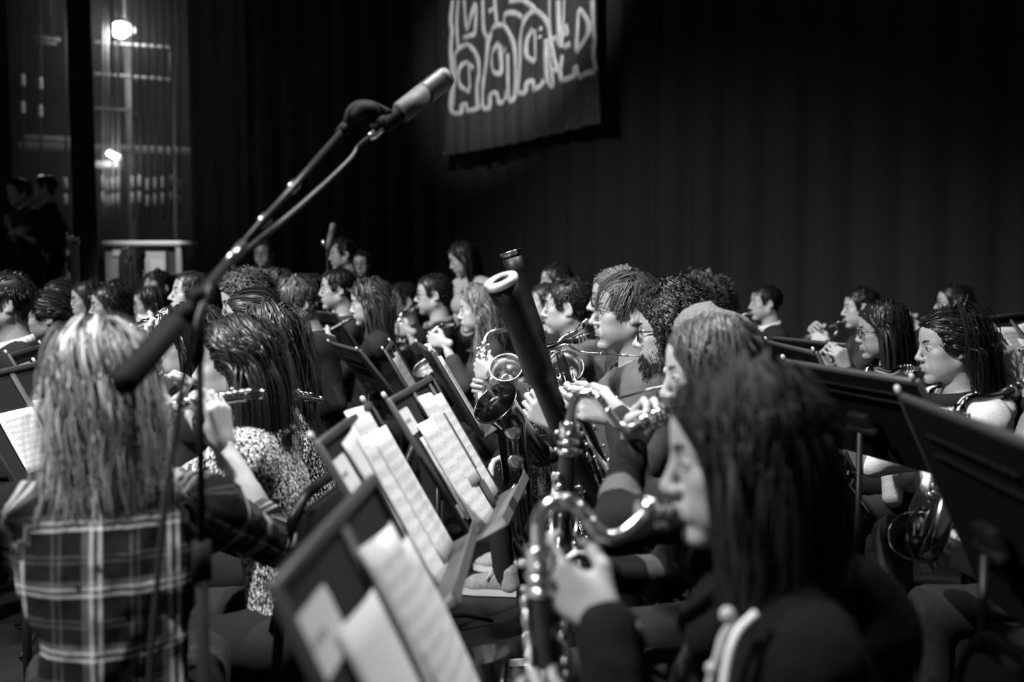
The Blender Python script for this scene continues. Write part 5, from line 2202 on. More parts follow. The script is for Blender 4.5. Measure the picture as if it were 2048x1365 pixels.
# console desk with notices
dk = thing('control_desk', P(285, 700, 11.6) * V3(1, 1, 0), 'tall grey backstage desk with a pale top and notices stuck on', 'desk')
d0, d1 = P(207, 484, 11.6), P(362, 484, 11.6)
cz = d0[2]
cx = (d0 + d1) / 2
wd = (d1[0] - d0[0]) / 2
mb = MB()
mb.box((cx[0] - 0.07, cx[1] + 0.3, cz / 2), (wd - 0.08, 0, 0), (0, 0.3, 0), (0, 0, cz / 2 - 0.02), 0.01)
mb.build('carcass', M['desk_grey'], dk)
mb = MB()
mb.box((cx[0], cx[1] + 0.29, cz - 0.02), (wd + 0.01, 0, 0), (0, 0.33, 0), (0, 0, 0.03), 0.008)
mb.build('top', M['desk_top'], dk)
mb = MB()
mb.box((d1[0] - 0.03, cx[1] + 0.0, cz / 2 - 0.03), (0.03, 0, 0), (0, 0.03, 0), (0, 0, cz / 2 - 0.03), 0.006)
mb.build('side_post', M['desk_grey'], dk)
mb = MB()
mb.box((d1[0] - 0.13, cx[1] + 0.02, cz / 2 - 0.05), (0.06, 0, 0), (0, 0.02, 0), (0, 0, cz / 2 - 0.06), 0.006)
mb.build('inset_panel', M['wall_dark'], dk)
for (xa, ya, xb, yb), lb in (((224, 486, 264, 512), 'white notice stuck near the top of the grey desk'), ((299, 519, 327, 552), 'white notice stuck low on the grey desk')):
    p, q = P(xa, ya, 11.58), P(xb, yb, 11.58)
    mb = MB()
    c = V3((p[0] + q[0]) / 2, cx[1] - 0.006, (p[2] + q[2]) / 2)
    mb.box(c, V3(abs(q[0] - p[0]) / 2, 0, 0), V3(0, 0.004, 0), V3(0, 0, abs(p[2] - q[2]) / 2))
    o = mb.build('notice', M['desk_top'], None, lb, loc=c, smooth=False)
    o['category'] = 'notice'
# chrome posts beside the leg curtain
for px_, y0, y1, lb, mm in ((128, 468, 560, 'thin chrome post with three shiny collars by the leg curtain', 'steel'), (149, 478, 590, 'thick pale post with a bright rounded cap by the leg curtain', 'desk_top')):
    t_ = P(px_, y0, 10.2)
    ps = thing('floor_post', V3(t_[0], t_[1], 0), lb, 'post')
    mb = MB()
    mb.tube([t_, V3(t_[0], t_[1], 0.0)], [0.022 if mm == 'steel' else 0.036] * 2, 12)
    mb.build('shaft', M[mm], ps)
    mb = MB()
    for zz in ((0.0, 0.16, 0.42) if mm == 'steel' else (0.0,)):
        q = t_ - UP * zz
        mb.tube([q + UP * 0.035, q + UP * 0.03, q - UP * 0.05, q - UP * 0.06], [0.02, 0.045, 0.045, 0.022], 12)
    mb.build('collar', M['silver'], ps)
# low riser for the figures waiting in the wings
mb = MB()
rc = P(60, 540, 9.4)
mb.box((rc[0] - 0.3, rc[1] + 0.1, 0.31), (1.1, 0, 0), (0, 0.6, 0), (0, 0, 0.31), 0.01)
o = mb.build('riser', M['floor_black'], None, 'low black riser under the two dark figures in the wings', loc=(rc[0] - 0.3, rc[1] + 0.1, 0))
o['category'] = 'platform'

# ================================================================== MUSIC STANDS AND PARTS
s1 = music_stand('nearest music stand, blurred, with a big blank sheet and an arched one', P(533, 1186, 0.93), P(737, 948, 1.42), alpha=25, height=0.36, straps=(0.56,), sticker=(0.02, 0.045, 0.12, 0.07), knobs=False)
sheet(s1, 'large blank sheet on the nearest blurred stand', 0.10, 0.09, 0.20, 0.30, 3, bow=0.004, mat_='blank_sheet', bulge=0.008)
sheet(s1, 'arched sheet curling forward at the top of the nearest stand', 0.27, 0.05, 0.19, 0.29, 4, bow=0.008, tex=1, bulge=0.016, off=0.010)
sheet(s1, 'printed part with slanting staves on the nearest stand', 0.285, 0.085, 0.20, 0.32, 3, tex=0, bulge=0.006, off=0.018, bow=0.006)
s2 = music_stand('second nearest music stand, heaped with overlapping loose sheets', P(627, 893, 1.68), P(724, 812, 2.12), alpha=30, height=0.36, straps=(0.55,), sticker=(0.02, 0.045, 0.11, 0.065))
sheet(s2, 'ragged sheet beside the sticker on the second stand', 0.14, 0.03, 0.16, 0.22, -6, tex=1, bulge=0.006, mat_='blank_sheet')
sheet(s2, 'sheet standing taller than the rest on the second stand', 0.27, -0.015, 0.19, 0.30, 5, tex=2, bulge=0.006, off=0.006)
sheet(s2, 'long printed part across the middle of the second stand', 0.22, 0.04, 0.20, 0.33, 6, tex=0, bulge=0.004, off=0.012)
sheet(s2, 'folded sheet edge nearest the ledge of the second stand', 0.31, 0.05, 0.17, 0.30, 3, tex=1, bulge=0.004, off=0.017)
s3 = music_stand('sharp music stand full of printed parts behind the two blurred ones', P(772, 804, 2.25), P(854, 755, 2.72), alpha=31, height=0.38, straps=(0.5, 0.9), sticker=(0.03, 0.035, 0.10, 0.065), ledge=0.095)
sheet(s3, 'printed sheet peeking out lowest on the sharp stand', 0.075, 0.115, 0.20, 0.22, 3, tex=1, off=0.003)
sheet(s3, 'large printed part lying on top of the pile on the sharp stand', 0.10, 0.085, 0.25, 0.30, 3, tex=0, off=0.007, bulge=0.008)
sheet(s3, 'crumpled sheet behind the strap of the sharp stand', 0.22, 0.03, 0.16, 0.26, 4, tex=2, off=0.012, bulge=0.01)
sheet(s3, 'dark folder edge carrying a small tag on the sharp stand', 0.315, 0.10, 0.07, 0.27, 2, mat_='stand_grey', off=0.014, bulge=0.004, name='folder', cat='folder')
sheet(s3, 'narrow printed part at the far side of the sharp stand', 0.37, 0.05, 0.12, 0.31, 2, tex=1, off=0.010, bulge=0.006)
for uu, vv_, lb in ((0.345, 0.27, 'small white tag stuck on the dark folder'), (0.04, 0.29, 'small white tag stuck on the lower corner of the sharp stand')):
    sheet(s3, lb, uu, vv_, 0.022, 0.035, 3, mat_='sticker', off=0.019 if uu > 0.3 else 0.0025, bulge=0, name='tag', cat='tag')
s4 = music_stand('music stand seen from its dark back with sheets sticking out past it', P(864, 703, 3.55), P(840, 695, 3.95), alpha=30, height=0.36, sticker=False)
sheet(s4, 'ruffled sheets poking out of the stand seen from behind', -0.01, 0.03, 0.22, 0.30, 4, tex=1, off=0.012, bulge=0.02)
sheet(s4, 'sheet further along the stand seen from behind', 0.22, 0.0, 0.22, 0.30, 2, tex=0, off=0.012, bulge=0.02)
s5 = music_stand('small far music stand with two narrow sheets in front of the saxophones', P(768, 703, 4.0), P(782, 684, 4.5), alpha=30, height=0.34, sticker=(0.02, 0.04, 0.10, 0.06))
sheet(s5, 'near narrow sheet on the small far stand', 0.10, 0.05, 0.20, 0.29, 2, tex=2)
sheet(s5, 'far narrow sheet on the small far stand', 0.29, 0.04, 0.19, 0.29, 2, tex=0)
s6 = music_stand('black stand back with shiny edge and rubber tips beyond the knit sweater', P(719, 702, 4.0), P(672, 690, 4.35), alpha=38, height=0.42, sticker=False)
s7 = music_stand('black stand back in front of the dark haired clarinet player', P(671, 628, 5.6), P(612, 622, 6.0), alpha=34, height=0.40, sticker=False)
sl1 = music_stand('stand with printed parts in front of the plaid shirt', P(-95, 761, 2.7), P(60, 730, 3.15), alpha=28, height=0.36, straps=(0.62,), sticker=False)
sheet(sl1, 'printed part on the stand before the plaid shirt, cut by the frame', 0.10, 0.125, 0.23, 0.19, 2, tex=0)
sheet(sl1, 'printed part with a ringed mark on the stand before the plaid shirt', 0.335, 0.115, 0.22, 0.20, 1, tex=1)
sl2 = music_stand('stand with a white sticker showing just past the blonde hair', P(14, 712, 3.5), P(86, 689, 4.0), alpha=28, height=0.34, sticker=(0.05, 0.045, 0.16, 0.05), straps=())
sb = music_stand('black stand back with a small triangular badge beside the long dark hair', P(1836, 767, 2.05), P(1570, 722, 2.52), alpha=34, height=0.27, width=0.5, sticker=False, face='stand_black', mark=True)
sc_ = music_stand('nearest black stand back, running out of the frame under the cream cardigan', P(2075, 893, 1.28), P(1800, 793, 1.8), alpha=24, height=0.40, width=0.53, sticker=False, face='stand_black')
sa = music_stand('small black stand back with a thin bright top edge behind the brown haired girl', P(1632, 704, 3.1), P(1550, 690, 3.5), alpha=26, height=0.32, sticker=False, face='stand_black')
sa2 = music_stand('wide dim stand back under the trumpet hands', P(1690, 692, 4.25), P(1545, 673, 4.7), alpha=26, height=0.32, sticker=False, face='stand_black', knobs=False)
sd = music_stand('stand with fanned pages beyond the cream cardigan', P(1963, 637, 4.3), P(2060, 626, 4.75), alpha=38, height=0.40, width=0.62, straps=(0.5,), sticker=(0.02, 0.03, 0.07, 0.05))
sheet(sd, 'fanned page lying under another on the far bright stand', 0.07, 0.06, 0.21, 0.27, 2, tex=1)
sheet(sd, 'page lying across its neighbour on the far bright stand', 0.19, 0.13, 0.21, 0.28, 10, tex=0, off=0.012)
sheet(sd, 'page clipped at the far end of the bright stand', 0.33, 0.06, 0.21, 0.27, -3, tex=2, off=0.008)
for A_, B_, lb in ((P(533, 549, 8.0), P(575, 549, 8.0), 'far stand whose pale rim shows under the man in a suit'), (P(625, 560, 7.4), P(660, 558, 7.5), 'far stand whose rim shows behind the clarinet profile'),
                   (P(306, 549, 8.0), P(358, 547, 8.0), 'far stand in front of the grey desk')):
    music_stand(lb, A_, B_, alpha=25, width=0.42, height=0.3, sticker=False, flip=-1, knobs=False, straps=())

# ================================================================== MICROPHONE STANDS
mp0 = P(392, 640, 1.52)
ms = thing('microphone_stand', V3(mp0[0], mp0[1], 0), 'tall black boom microphone stand crossing in front of the plaid shirt', 'microphone stand')
piv = P(398, 594, 1.52)
mb = MB()
mb.tube([V3(mp0[0], mp0[1], 0.95), piv - UP * 0.02], [0.0062, 0.0062], 12)
mb.tube([V3(mp0[0], mp0[1], 0.03), V3(mp0[0], mp0[1], 0.98)], [0.0105, 0.0105], 12)
mb.tube([V3(mp0[0], mp0[1], 0.94), V3(mp0[0], mp0[1], 1.0)], [0.0165, 0.0145], 14)
mb.build('pole', M['rubber'], ms)
mb = MB()
q = P(392, 668, 1.52)
mb.tube([q + UP * 0.05, q + UP * 0.04, q - UP * 0.03, q - UP * 0.045], [0.009, 0.0155, 0.014, 0.0105], 16)
mb.tube([piv - V3(0, 0.022, 0), piv + V3(0, 0.022, 0)], [0.014, 0.014], 16)
mb.build('clutch', M['rubber'], ms)
bm0, bm1 = P(240, 776, 1.34), P(690, 254, 2.12)
bd_ = unit(bm1 - bm0)
jn = P(456, 526, 1.61)
jn2 = P(487, 488, 1.66)
mb = MB()
mb.tube([bm0 + bd_ * 0.02, jn], [0.0085, 0.0085], 12)
mb.tube([jn2, bm1], [0.0062, 0.0062], 12)
mb.build('boom', M['tube_black'], ms)
mb = MB()
mb.tube([jn, jn2], [0.0085, 0.0085], 12)
mb.build('boom_sleeve', M['steel'], ms)
for tt_ in (0.68, 0.53):
    mb = MB()
    q = bm0 + (bm1 - bm0) * tt_
    mb.tube([q - bd_ * 0.012, q + bd_ * 0.012], [0.0105, 0.0105], 10)
    mb.build('boom_collar', M['steel'], ms)
mb = MB()
mb.tube([bm0 - bd_ * 0.0, bm0 + bd_ * 0.01, bm0 + bd_ * 0.16, bm0 + bd_ * 0.17], [0.012, 0.019, 0.019, 0.012], 16)
mb.tube([bm0 + bd_ * 0.16, piv], [0.0125, 0.0125], 12)
mb.build('counterweight', M['rubber'], ms)
for i in range(3):
    a = 0.9 + i * 2.094
    o_ = V3(math.cos(a), math.sin(a), 0)
    mb = MB()
    q = V3(mp0[0], mp0[1], 0.2)
    mb.tube([q, q + o_ * 0.33 - UP * 0.19], [0.008, 0.008], 8)
    mb.build('leg', M['tube_black'], ms)
# shock mount / swivel
mb = MB()
cl_ = P(716, 222, 2.13)
mb.tube([bm1 - bd_ * 0.03, bm1 + bd_ * 0.01], [0.012, 0.012], 12)
mb.ball(bm1 + bd_ * 0.015, 0.011, 8)
mb.tube([P(693, 248, 2.12), P(700, 226, 2.12), P(716, 212, 2.13), P(740, 210, 2.13), P(762, 217, 2.14), P(782, 226, 2.14)], [0.008, 0.011, 0.012, 0.010, 0.0075, 0.006], 10, True, 3)
mb.tube([P(706, 236, 2.11), P(722, 222, 2.12), P(742, 222, 2.13), P(758, 228, 2.14)], [0.010, 0.019, 0.020, 0.010], 12, True, 3)
mb.tube([P(742, 262, 2.13), P(772, 238, 2.15)], [0.017, 0.017], 14)
mb.tube([P(752, 252, 2.14), P(764, 262, 2.14), P(780, 256, 2.14)], [0.005, 0.006, 0.005], 8, True, 3)
mb.build('swivel', M['rubber'], ms)
# microphone
m0, m1 = P(768, 252, 2.14), P(897, 150, 2.22)
md = unit(m1 - m0)
mw = unit(np.cross(md, V3(0, 1, 0)))
mic = thing('microphone', m0 + md * 0.08, 'grey side-address microphone at the top of the near boom', 'microphone')
Lm = np.linalg.norm(m1 - m0)
mb = MB()
mb.tube([m0, m0 + md * 0.004, m0 + md * 0.045, m0 + md * 0.05], [0.014, 0.0165, 0.0175, 0.0185], 18)
mb.build('base_collar', M['rubber'], mic)
mb = MB()
mb.tube([m0 + md * 0.048, m0 + md * 0.055, m0 + md * Lm * 0.62], [0.021, 0.0245, 0.0245], 20)
mb.build('body', M['mic_grey'], mic)
mb = MB()
mb.tube([m0 + md * Lm * 0.62, m0 + md * Lm * 0.65, m0 + md * Lm * 0.93, m0 + md * Lm * 0.985, m0 + md * Lm], [0.023, 0.0242, 0.0242, 0.021, 0.010], 20)
mb.build('grille', M['mesh_grey'], mic)
mb = MB()
for i in range(9):
    q = m0 + md * Lm * (0.66 + 0.032 * i)
    ring = [q + (mw * math.cos(a) + np.cross(md, mw) * math.sin(a)) * 0.0247 for a in np.linspace(0, 2 * math.pi, 19)]
    mb.tube(ring, 0.0011, 5, False)
mb.build('grille_wires', M['steel'], mic, kind='stuff')
xl = thing('microphone_cable', V3(mp0[0] - 0.1, mp0[1] - 0.1, 0.01), 'dark cable running from the near microphone down along its stand', 'cable')
mb = MB()
mb.tube([m0 - md * 0.004, m0 - md * 0.008, m0 - md * 0.04, m0 - md * 0.045], [0.008, 0.0098, 0.0098, 0.007], 14)
mb.build('connector', M['silver'], xl)
mb = MB()
mb.tube([m0 - md * 0.044, m0 - md * 0.075, P(700, 318, 2.08), P(655, 362, 2.0), P(600, 412, 1.9), P(545, 458, 1.8), P(480, 512, 1.68), P(430, 556, 1.58), P(404, 610, 1.50), P(384, 690, 1.48), P(366, 760, 1.47), P(352, 860, 1.47), P(330, 1010, 1.46), P(312, 1200, 1.46), P(300, 1360, 1.46), P(296, 1600, 1.46)],
        [0.0055, 0.0048] + [0.0048] * 14, 8, True, 4)
mb.build('cord', M['cable'], xl)
# far microphone
f0 = P(655, 500, 6.4)
fs_ = thing('microphone_stand', V3(f0[0], f0[1], 0), 'far microphone stand rising behind the dark haired clarinet player', 'microphone stand')
mb = MB()
mb.tube([V3(f0[0], f0[1], 0.0), f0], [0.011, 0.009], 8)
mb.build('pole', M['tube_black'], fs_)
mb = MB()
mb.tube([f0, P(648, 488, 6.4), P(646, 478, 6.4)], [0.012, 0.02, 0.012], 8)
mb.build('clutch', M['steel'], fs_)
for i in range(3):
    o_ = V3(math.cos(i * 2.094), math.sin(i * 2.094), 0)
    mb = MB()
    mb.tube([V3(f0[0], f0[1], 0.2), V3(f0[0], f0[1], 0.01) + o_ * 0.33], [0.009, 0.009], 6)
    mb.build('leg', M['tube_black'], fs_)
fm = thing('microphone', P(664, 470, 6.4), 'far small microphone standing upright against the dark curtain', 'microphone')
mb = MB()
mb.tube([P(656, 502, 6.4), P(657, 497, 6.4), P(663, 466, 6.4)], [0.012, 0.022, 0.022], 12)
mb.build('body', M['mic_grey'], fm)
mb = MB()
mb.tube([P(663, 467, 6.4), P(664, 464, 6.4), P(667, 449, 6.4), P(668, 446, 6.4)], [0.02, 0.0225, 0.0225, 0.012], 12)
mb.build('grille', M['mesh_grey'], fm)

# haze that hangs in the opening round the work lamp
mb = MB()
hz = P(265, 200, 14.6)
mb.box(hz, V3(1.25, 0, 0), V3(0, 1.3, 0), V3(0, 0, 2.3))
hm = bpy.data.materials.new('haze')
hm.use_nodes = True
hm.node_tree.nodes.clear()
_o = hm.node_tree.nodes.new('ShaderNodeOutputMaterial')
_v = hm.node_tree.nodes.new('ShaderNodeVolumeScatter')
_v.inputs['Density'].default_value = 0.03
_v.inputs['Anisotropy'].default_value = 0.3
hm.node_tree.links.new(_v.outputs[0], _o.inputs['Volume'])
o = mb.build('haze', hm, None, 'thin haze glowing round the work lamp', kind='stuff', smooth=False, loc=hz)
o['category'] = 'haze'


# ================================================================== THE BAND
def fdir(yaw):
    return fl_of(yaw)


# --- blonde flutist in plaid, back to us
hB = (196, 778, 1.80)
yB = 138
F_, L_ = fdir(yB)
mo = mouth_of(hB, yB, 0.97, 6)
fe = P(523, 788, 2.24)
fa = mo + unit(mo - fe) * 0.05
gR = mo + (fe - mo) * 0.66
gL = mo + (fe - mo) * 0.42
person('blonde person in a checked flannel shirt seen from behind playing a flute', hB, yB, 'f', 0.97, 6, byaw=108, shoulder=1.12, drape=0.006, hair=near(H_LONG, 620, 9, 0.0011, 16, len=0.32, lenvar=0.12, front=None, layer=0.014, neckr=1.2, tonevar=0.4, streak=(0.3, 1.9), curl=0.007, freq=2.2, cramp=1.2, root=0.45, part=0.004, sweep=(-0.55, 1.0, 0), spread=0.005, clump=0.5),
       tone=0.2, skin='skin', shirt='plaid', pants='denim', lod=0, sleeve='elbow', brows='brow_mid', lean=0.06, seat_z=0.56,
       hands={'R': (gR, unit(UP + F_ * 0.10 + L_ * 0.1), unit(F_ * 0.9 + L_ * 0.3), 'flute'), 'L': (gL, unit(UP - L_ * 0.5 + F_ * 0.1), unit(-F_), 'flute', F_ * 1.0 - UP * 0.9 + L_ * 0.1)})
flute('silver flute held out past the blonde hair to the sweater', fa, fe, (0.0, -0.35, 1), 1)
bp = PEOPLE[-1]
mb = MB()
C0 = bp['C']
st = thing('stool', V3(C0[0], C0[1], 0), 'low black stool under the person in the checked shirt', 'stool')
mb.tube([V3(C0[0], C0[1], 0.40), V3(C0[0], C0[1], 0.41), V3(C0[0], C0[1], 0.435), V3(C0[0], C0[1], 0.44)], [0.16, 0.17, 0.17, 0.16], 24)
mb.build('seat', M['black_cloth'], st)
for i in range(4):
    a = 0.8 + i * math.pi / 2
    mb = MB()
    o_ = V3(math.cos(a), math.sin(a), 0)
    mb.tube([V3(C0[0], C0[1], 0.40) + o_ * 0.11, V3(C0[0], C0[1], 0.0) + o_ * 0.17], [0.012, 0.012], 8)
    mb.build('leg', M['tube_black'], st)

# --- dark haired flutist in the marled sweater
hK = (474, 728, 2.42)
F_, L_ = fdir(183)
f2a, f2b = P(322, 752, 2.36), P(640, 800, 2.95)
person('dark haired person in a marled knit sweater raising a flute', hK, 183, 'f', 0.93, 3, hair=near(H_LONG, 560, 9, 0.0010, 14, len=0.40, lenvar=0.06, layer=0.012, tonevar=0.35, part=0.012, sweep=(-0.8, 1.0, 0), spread=0.004, lift=0.03, rough=0.36, front=0.0, fslope=0.6, gramp=0.5),
       tone=0.022, shirt='knit', pants='black_cloth', lod=0, neck=0.105, drape=0.02, lean=0.08, skin='skin',
       hands={'L': (P(352, 768, 2.40), unit(UP + V3(0.15, 0.2, 0)), unit(V3(0.9, 0.2, 0.1)), 'flute'), 'R': (P(470, 778, 2.7), unit(UP + L_ * 0.4), unit(F_), 'flute')})
flute('second silver flute held by the person in the knit sweater', f2a, f2b, (0, -0.4, 1), 4)
kp = PEOPLE[-1]
chair('black stacking chair behind the knit sweater', V3(kp['C'][0] - 0.13, kp['C'][1] - 0.17, 0), V3(-1, 0.12, 0), 'black stacking chairs of the band', 0.95)

# --- two dark heads past the sweater
person('person with long wavy dark hair just past the knit sweater', (535, 690, 3.0), 182, 'f', 0.97, hair=near(H_LONG, 300, 8, 0.0014, 14, len=0.5, layer=0.022, curl=0.012, freq=2.5, cramp=1.0), tone=0.03, shirt='knit', lod=1)
chair('stacking chair behind the long wavy dark hair', PEOPLE[-1]['C'] + V3(0.05, 0, 0), PEOPLE[-1]['F'], 'black stacking chairs of the band', 0.93)
hh = (505, 640, 3.8)
F_, L_ = fdir(170)
mo = mouth_of(hh, 170, 0.97)
e_ = mo + unit(-L_ + UP * -0.08) * 0.56
person('dark haired flutist bowed below the curly headed man', hh, 170, 'f', 0.97, 8, hair=near(H_TIED, 200, 7, 0.0016, 12), tone=0.025, lod=1,
       hands={'R': (mo + (e_ - mo) * 0.6, unit(UP + F_ * 0.2), F_, 'flute'), 'L': (mo + (e_ - mo) * 0.35 + F_ * 0.01, unit(UP - L_ * 0.4), -F_, 'flute')})
flute('flute of the dark haired player below the curly head', mo - (e_ - mo) * 0.12, e_, simple=True, seed=6)

# flutist whose hands show between the blonde hair and the boom
hh = (384, 690, 3.1)
F_, L_ = fdir(192)
mo = mouth_of(hh, 192, 0.97)
f3a, f3b = P(352, 628, 3.3), P(262, 655, 3.05)
person('dark haired player whose pale hands show just past the blonde hair', hh, 192, 'f', 0.97, 5, hair=near(H_LONG, 220, 7, 0.0016, 12, len=0.4), tone=0.015, lod=1, sleeve='three',
       hands={'L': (P(316, 652, 3.12), unit(UP + F_ * 0.4), unit(L_ + F_ * 0.3), 'flute'), 'R': (P(338, 640, 3.25), unit(UP), unit(-L_ + F_), 'flute')})
flute('flute slanting up between the blonde hair and the microphone boom', f3b, f3a + (f3a - f3b) * 0.7, (0, -0.5, 1), 8)

# --- left back rows
person('short haired boy in a dark jacket with a white collar at the frame edge', (10, 607, 4.0), 182, 'm', 1.0, hair=near(H_SHORT, 220, 7, 0.0016), tone=0.018, collar='white_cloth', lod=1, neck=0.07)
hh = (88, 634, 4.6)
F_, L_ = fdir(186)
mo = mouth_of(hh, 186, 0.98, 8)
e_ = mo + unit(F_ * 0.6 - UP * 0.8) * 0.6
person('person in dark glasses with tied hair bending over a clarinet', hh, 186, 'f', 0.98, 8, hair=near(H_TIED, 260, 8, 0.0014, 12, knot=(-0.112, 0, -0.02)), tone=0.02, glasses=dict(r=0.0022), lod=1, shirt='black_cloth', hands=play_hands((F_, L_), mo, e_, 0.35, 0.65))
clarinet('clarinet under the player in dark glasses', mo, e_, 3)
far = [
    ((122, 597, 6.2), 184, 'f', 'far player with a pale forehead behind the dark glasses', H_TIED, 0.02),
    ((178, 602, 6.0), 186, 'f', 'far player just past the leg curtain with a bright mouthpiece', H_LONG, 0.016),
    ((220, 613, 5.6), 184, 'f', 'far player with long dark hair over the blonde head', H_LONG, 0.02),
    ((301, 612, 6.2), 182, 'f', 'far player with smooth dark hair below the standing woman', H_LONG, 0.025),
]
for i, (hh, yw, sx, lb, hs, tn) in enumerate(far):
    F_, L_ = fdir(yw)
    mo = mouth_of(hh, yw, 0.98, 4)
    e_ = mo + unit(F_ * 0.75 - UP * 0.6) * 0.58
    person(lb, hh, yw, sx, 0.98, 4, hair=near(hs, 150, 6, 0.0022, 10), tone=tn, lod=1, hands=play_hands((F_, L_), mo, e_, 0.3, 0.62))
    clarinet(['black clarinet of the far pale-browed player', 'black clarinet with a bright tip past the leg curtain', 'clarinet held below the long dark hair over the blonde head', 'clarinet held by the smooth haired far player'][i], mo, e_, 20 + i, nk=8)
person('far man with dark hair and face turned towards us under the standing woman', (316, 576, 7.0), 215, 'm', 1.0, 5, hair=near(H_SHORT, 130, 6, 0.0026), tone=0.015, lod=1)
hh = (384, 590, 5.2)
F_, L_ = fdir(190)
mo = mouth_of(hh, 190, 1.0, -4)
e_ = mo + unit(L_ * 0.4 + F_ * 0.5 - UP * 0.35) * 0.56
person('player looking up over a clarinet under the microphone boom', hh, 190, 'm', 1.0, -6, hair=near(H_SHORT, 160, 6, 0.002), tone=0.02, lod=1, hands=play_hands((F_, L_), mo, e_, 0.3, 0.6))
clarinet('clarinet of the upturned player under the boom', mo, e_, 31, nk=8)

# --- standing figures
person('woman with long brown hair in a black vest standing before the grey desk', (268, 521, 8.6), 40, 'f', 0.96, 4, byaw=75, hair=near(H_LONG, 200, 7, 0.0022, 12, len=0.42), tone=0.07, shirt='black_cloth', lod=1, stand=True, sleeve='short')
person('man in a dark suit and glasses standing far back behind the curly head', (527, 507, 9.4), 250, 'm', 1.0, 4, hair=near(H_SHORT, 120, 6, 0.003), tone=0.02, lod=1, stand=True, collar='white_cloth', bow=True, glasses=dict(r=0.002), skin='skin_tan_or_shade')
person('person with a long neck standing behind the far microphone', (685, 508, 7.8), 195, 'm', 0.98, 8, hair=near(H_SHORT, 120, 6, 0.003), tone=0.012, lod=1, stand=True, shirt='charcoal_cloth', skin='skin_tan_or_shade')
person('far woman in glasses and a low neckline facing us', (722, 528, 8.8), 258, 'f', 0.96, 6, hair=near(H_TIED, 120, 6, 0.003), tone=0.015, lod=1, stand=True, neck=0.1, glasses=dict(r=0.0016), skin='skin_tan_or_shade')
person('woman with long dark hair in a pale cardigan standing over the saxophones', (926, 518, 7.4), 184, 'f', 0.98, 22, byaw=222, hair=near(H_LONG, 220, 7, 0.002, 12, len=0.5, part=-0.01, sweep=(-0.3, 1, 0)), tone=0.016, shirt='pale_cloth', lod=1, stand=True)
person('waiting figure in a black top with a bare bent arm in the wings', (38, 384, 9.2), 205, 'f', 0.98, 10, hair=near(H_TIED, 120, 6, 0.003), tone=0.03, lod=1, stand=True, base_z=0.62, sleeve='short', skin='skin_dim',
       hands={'L': (P(20, 440, 9.0), V3(-0.5, 0, 0.8), V3(1, 0, 0), 'wide'), 'R': (P(50, 462, 9.0), V3(1, -0.2, 0.2), V3(0, 1, 0), 'wide')})
person('dark figure turned away beside the bare armed one in the wings', (90, 376, 9.9), 175, 'm', 1.0, 0, hair=near(H_SHORT, 100, 6, 0.003), tone=0.02, lod=1, stand=True, base_z=0.62, skin='skin_dim')

# --- middle back rows
person('curly headed man bent over behind the dark haired flutists', (493, 604, 4.3), 186, 'm', 1.0, 16, hair=near(H_CURLY, 260, 7, 0.0016, 14, len=0.06, layer=0.012), tone=0.06, lod=1, neck=0.07)
person('short haired player whose ear shows past the curly head', (553, 583, 5.4), 190, 'm', 0.97, 5, hair=near(H_SHORT, 150, 6, 0.002), tone=0.03, lod=1)
person('boy with a heavy brown fringe looking down', (592, 606, 4.8), 205, 'm', 0.97, 16, hair=near(H_SHORT, 260, 7, 0.0018, 9, len=0.09, layer=0.014, lift=0.4, grav=0.4), tone=0.07, lod=1, neck=0.08, skin='skin')
hh = (676, 579, 6.1)
F_, L_ = fdir(183)
mo = mouth_of(hh, 183, 1.0, 2)
e_ = mo + unit(F_ * 0.75 - UP * 0.55) * 0.6
person('dark haired clarinet player in sharp profile behind a stand', hh, 183, 'm', 1.03, 2, hair=near(H_SHORT, 200, 7, 0.0018, 8, len=0.06), tone=0.012, lod=1, hands=play_hands((F_, L_), mo, e_, 0.35, 0.6), shirt='charcoal_cloth', neck=0.075)
clarinet('clarinet with bright keys raised before the dark haired profile', mo, e_, 41, nk=8)
hh = (739, 606, 5.4)
F_, L_ = fdir(176)
mo = mouth_of(hh, 176, 0.98, 10)
e_ = mo + unit(F_ * 0.85 - UP * 0.5) * 0.55
person('woman with full brown hair playing a small dark woodwind', hh, 176, 'f', 0.97, 10, hair=near(H_LONG, 240, 7, 0.002, 12, len=0.42, layer=0.03, curl=0.01, freq=2), tone=0.035, lod=1, hands=play_hands((F_, L_), mo, e_, 0.35, 0.6))
clarinet('small dark woodwind of the woman with full brown hair', mo, e_, 43, nk=8)


def alto(label, hh, yw, k, pit, T, B, rim, ax, seed, neckmid, **kw):
    F_, L_ = fdir(yw)
    mo = mouth_of(hh, yw, k, pit)
    n0 = mo + unit(np.asarray(neckmid[0]) - mo) * 0.085
    s_ = sax(label, mo, [n0] + [np.asarray(p) for p in neckmid], T, B, rim, ax, seed=seed, **kw)
    return mo, F_, L_


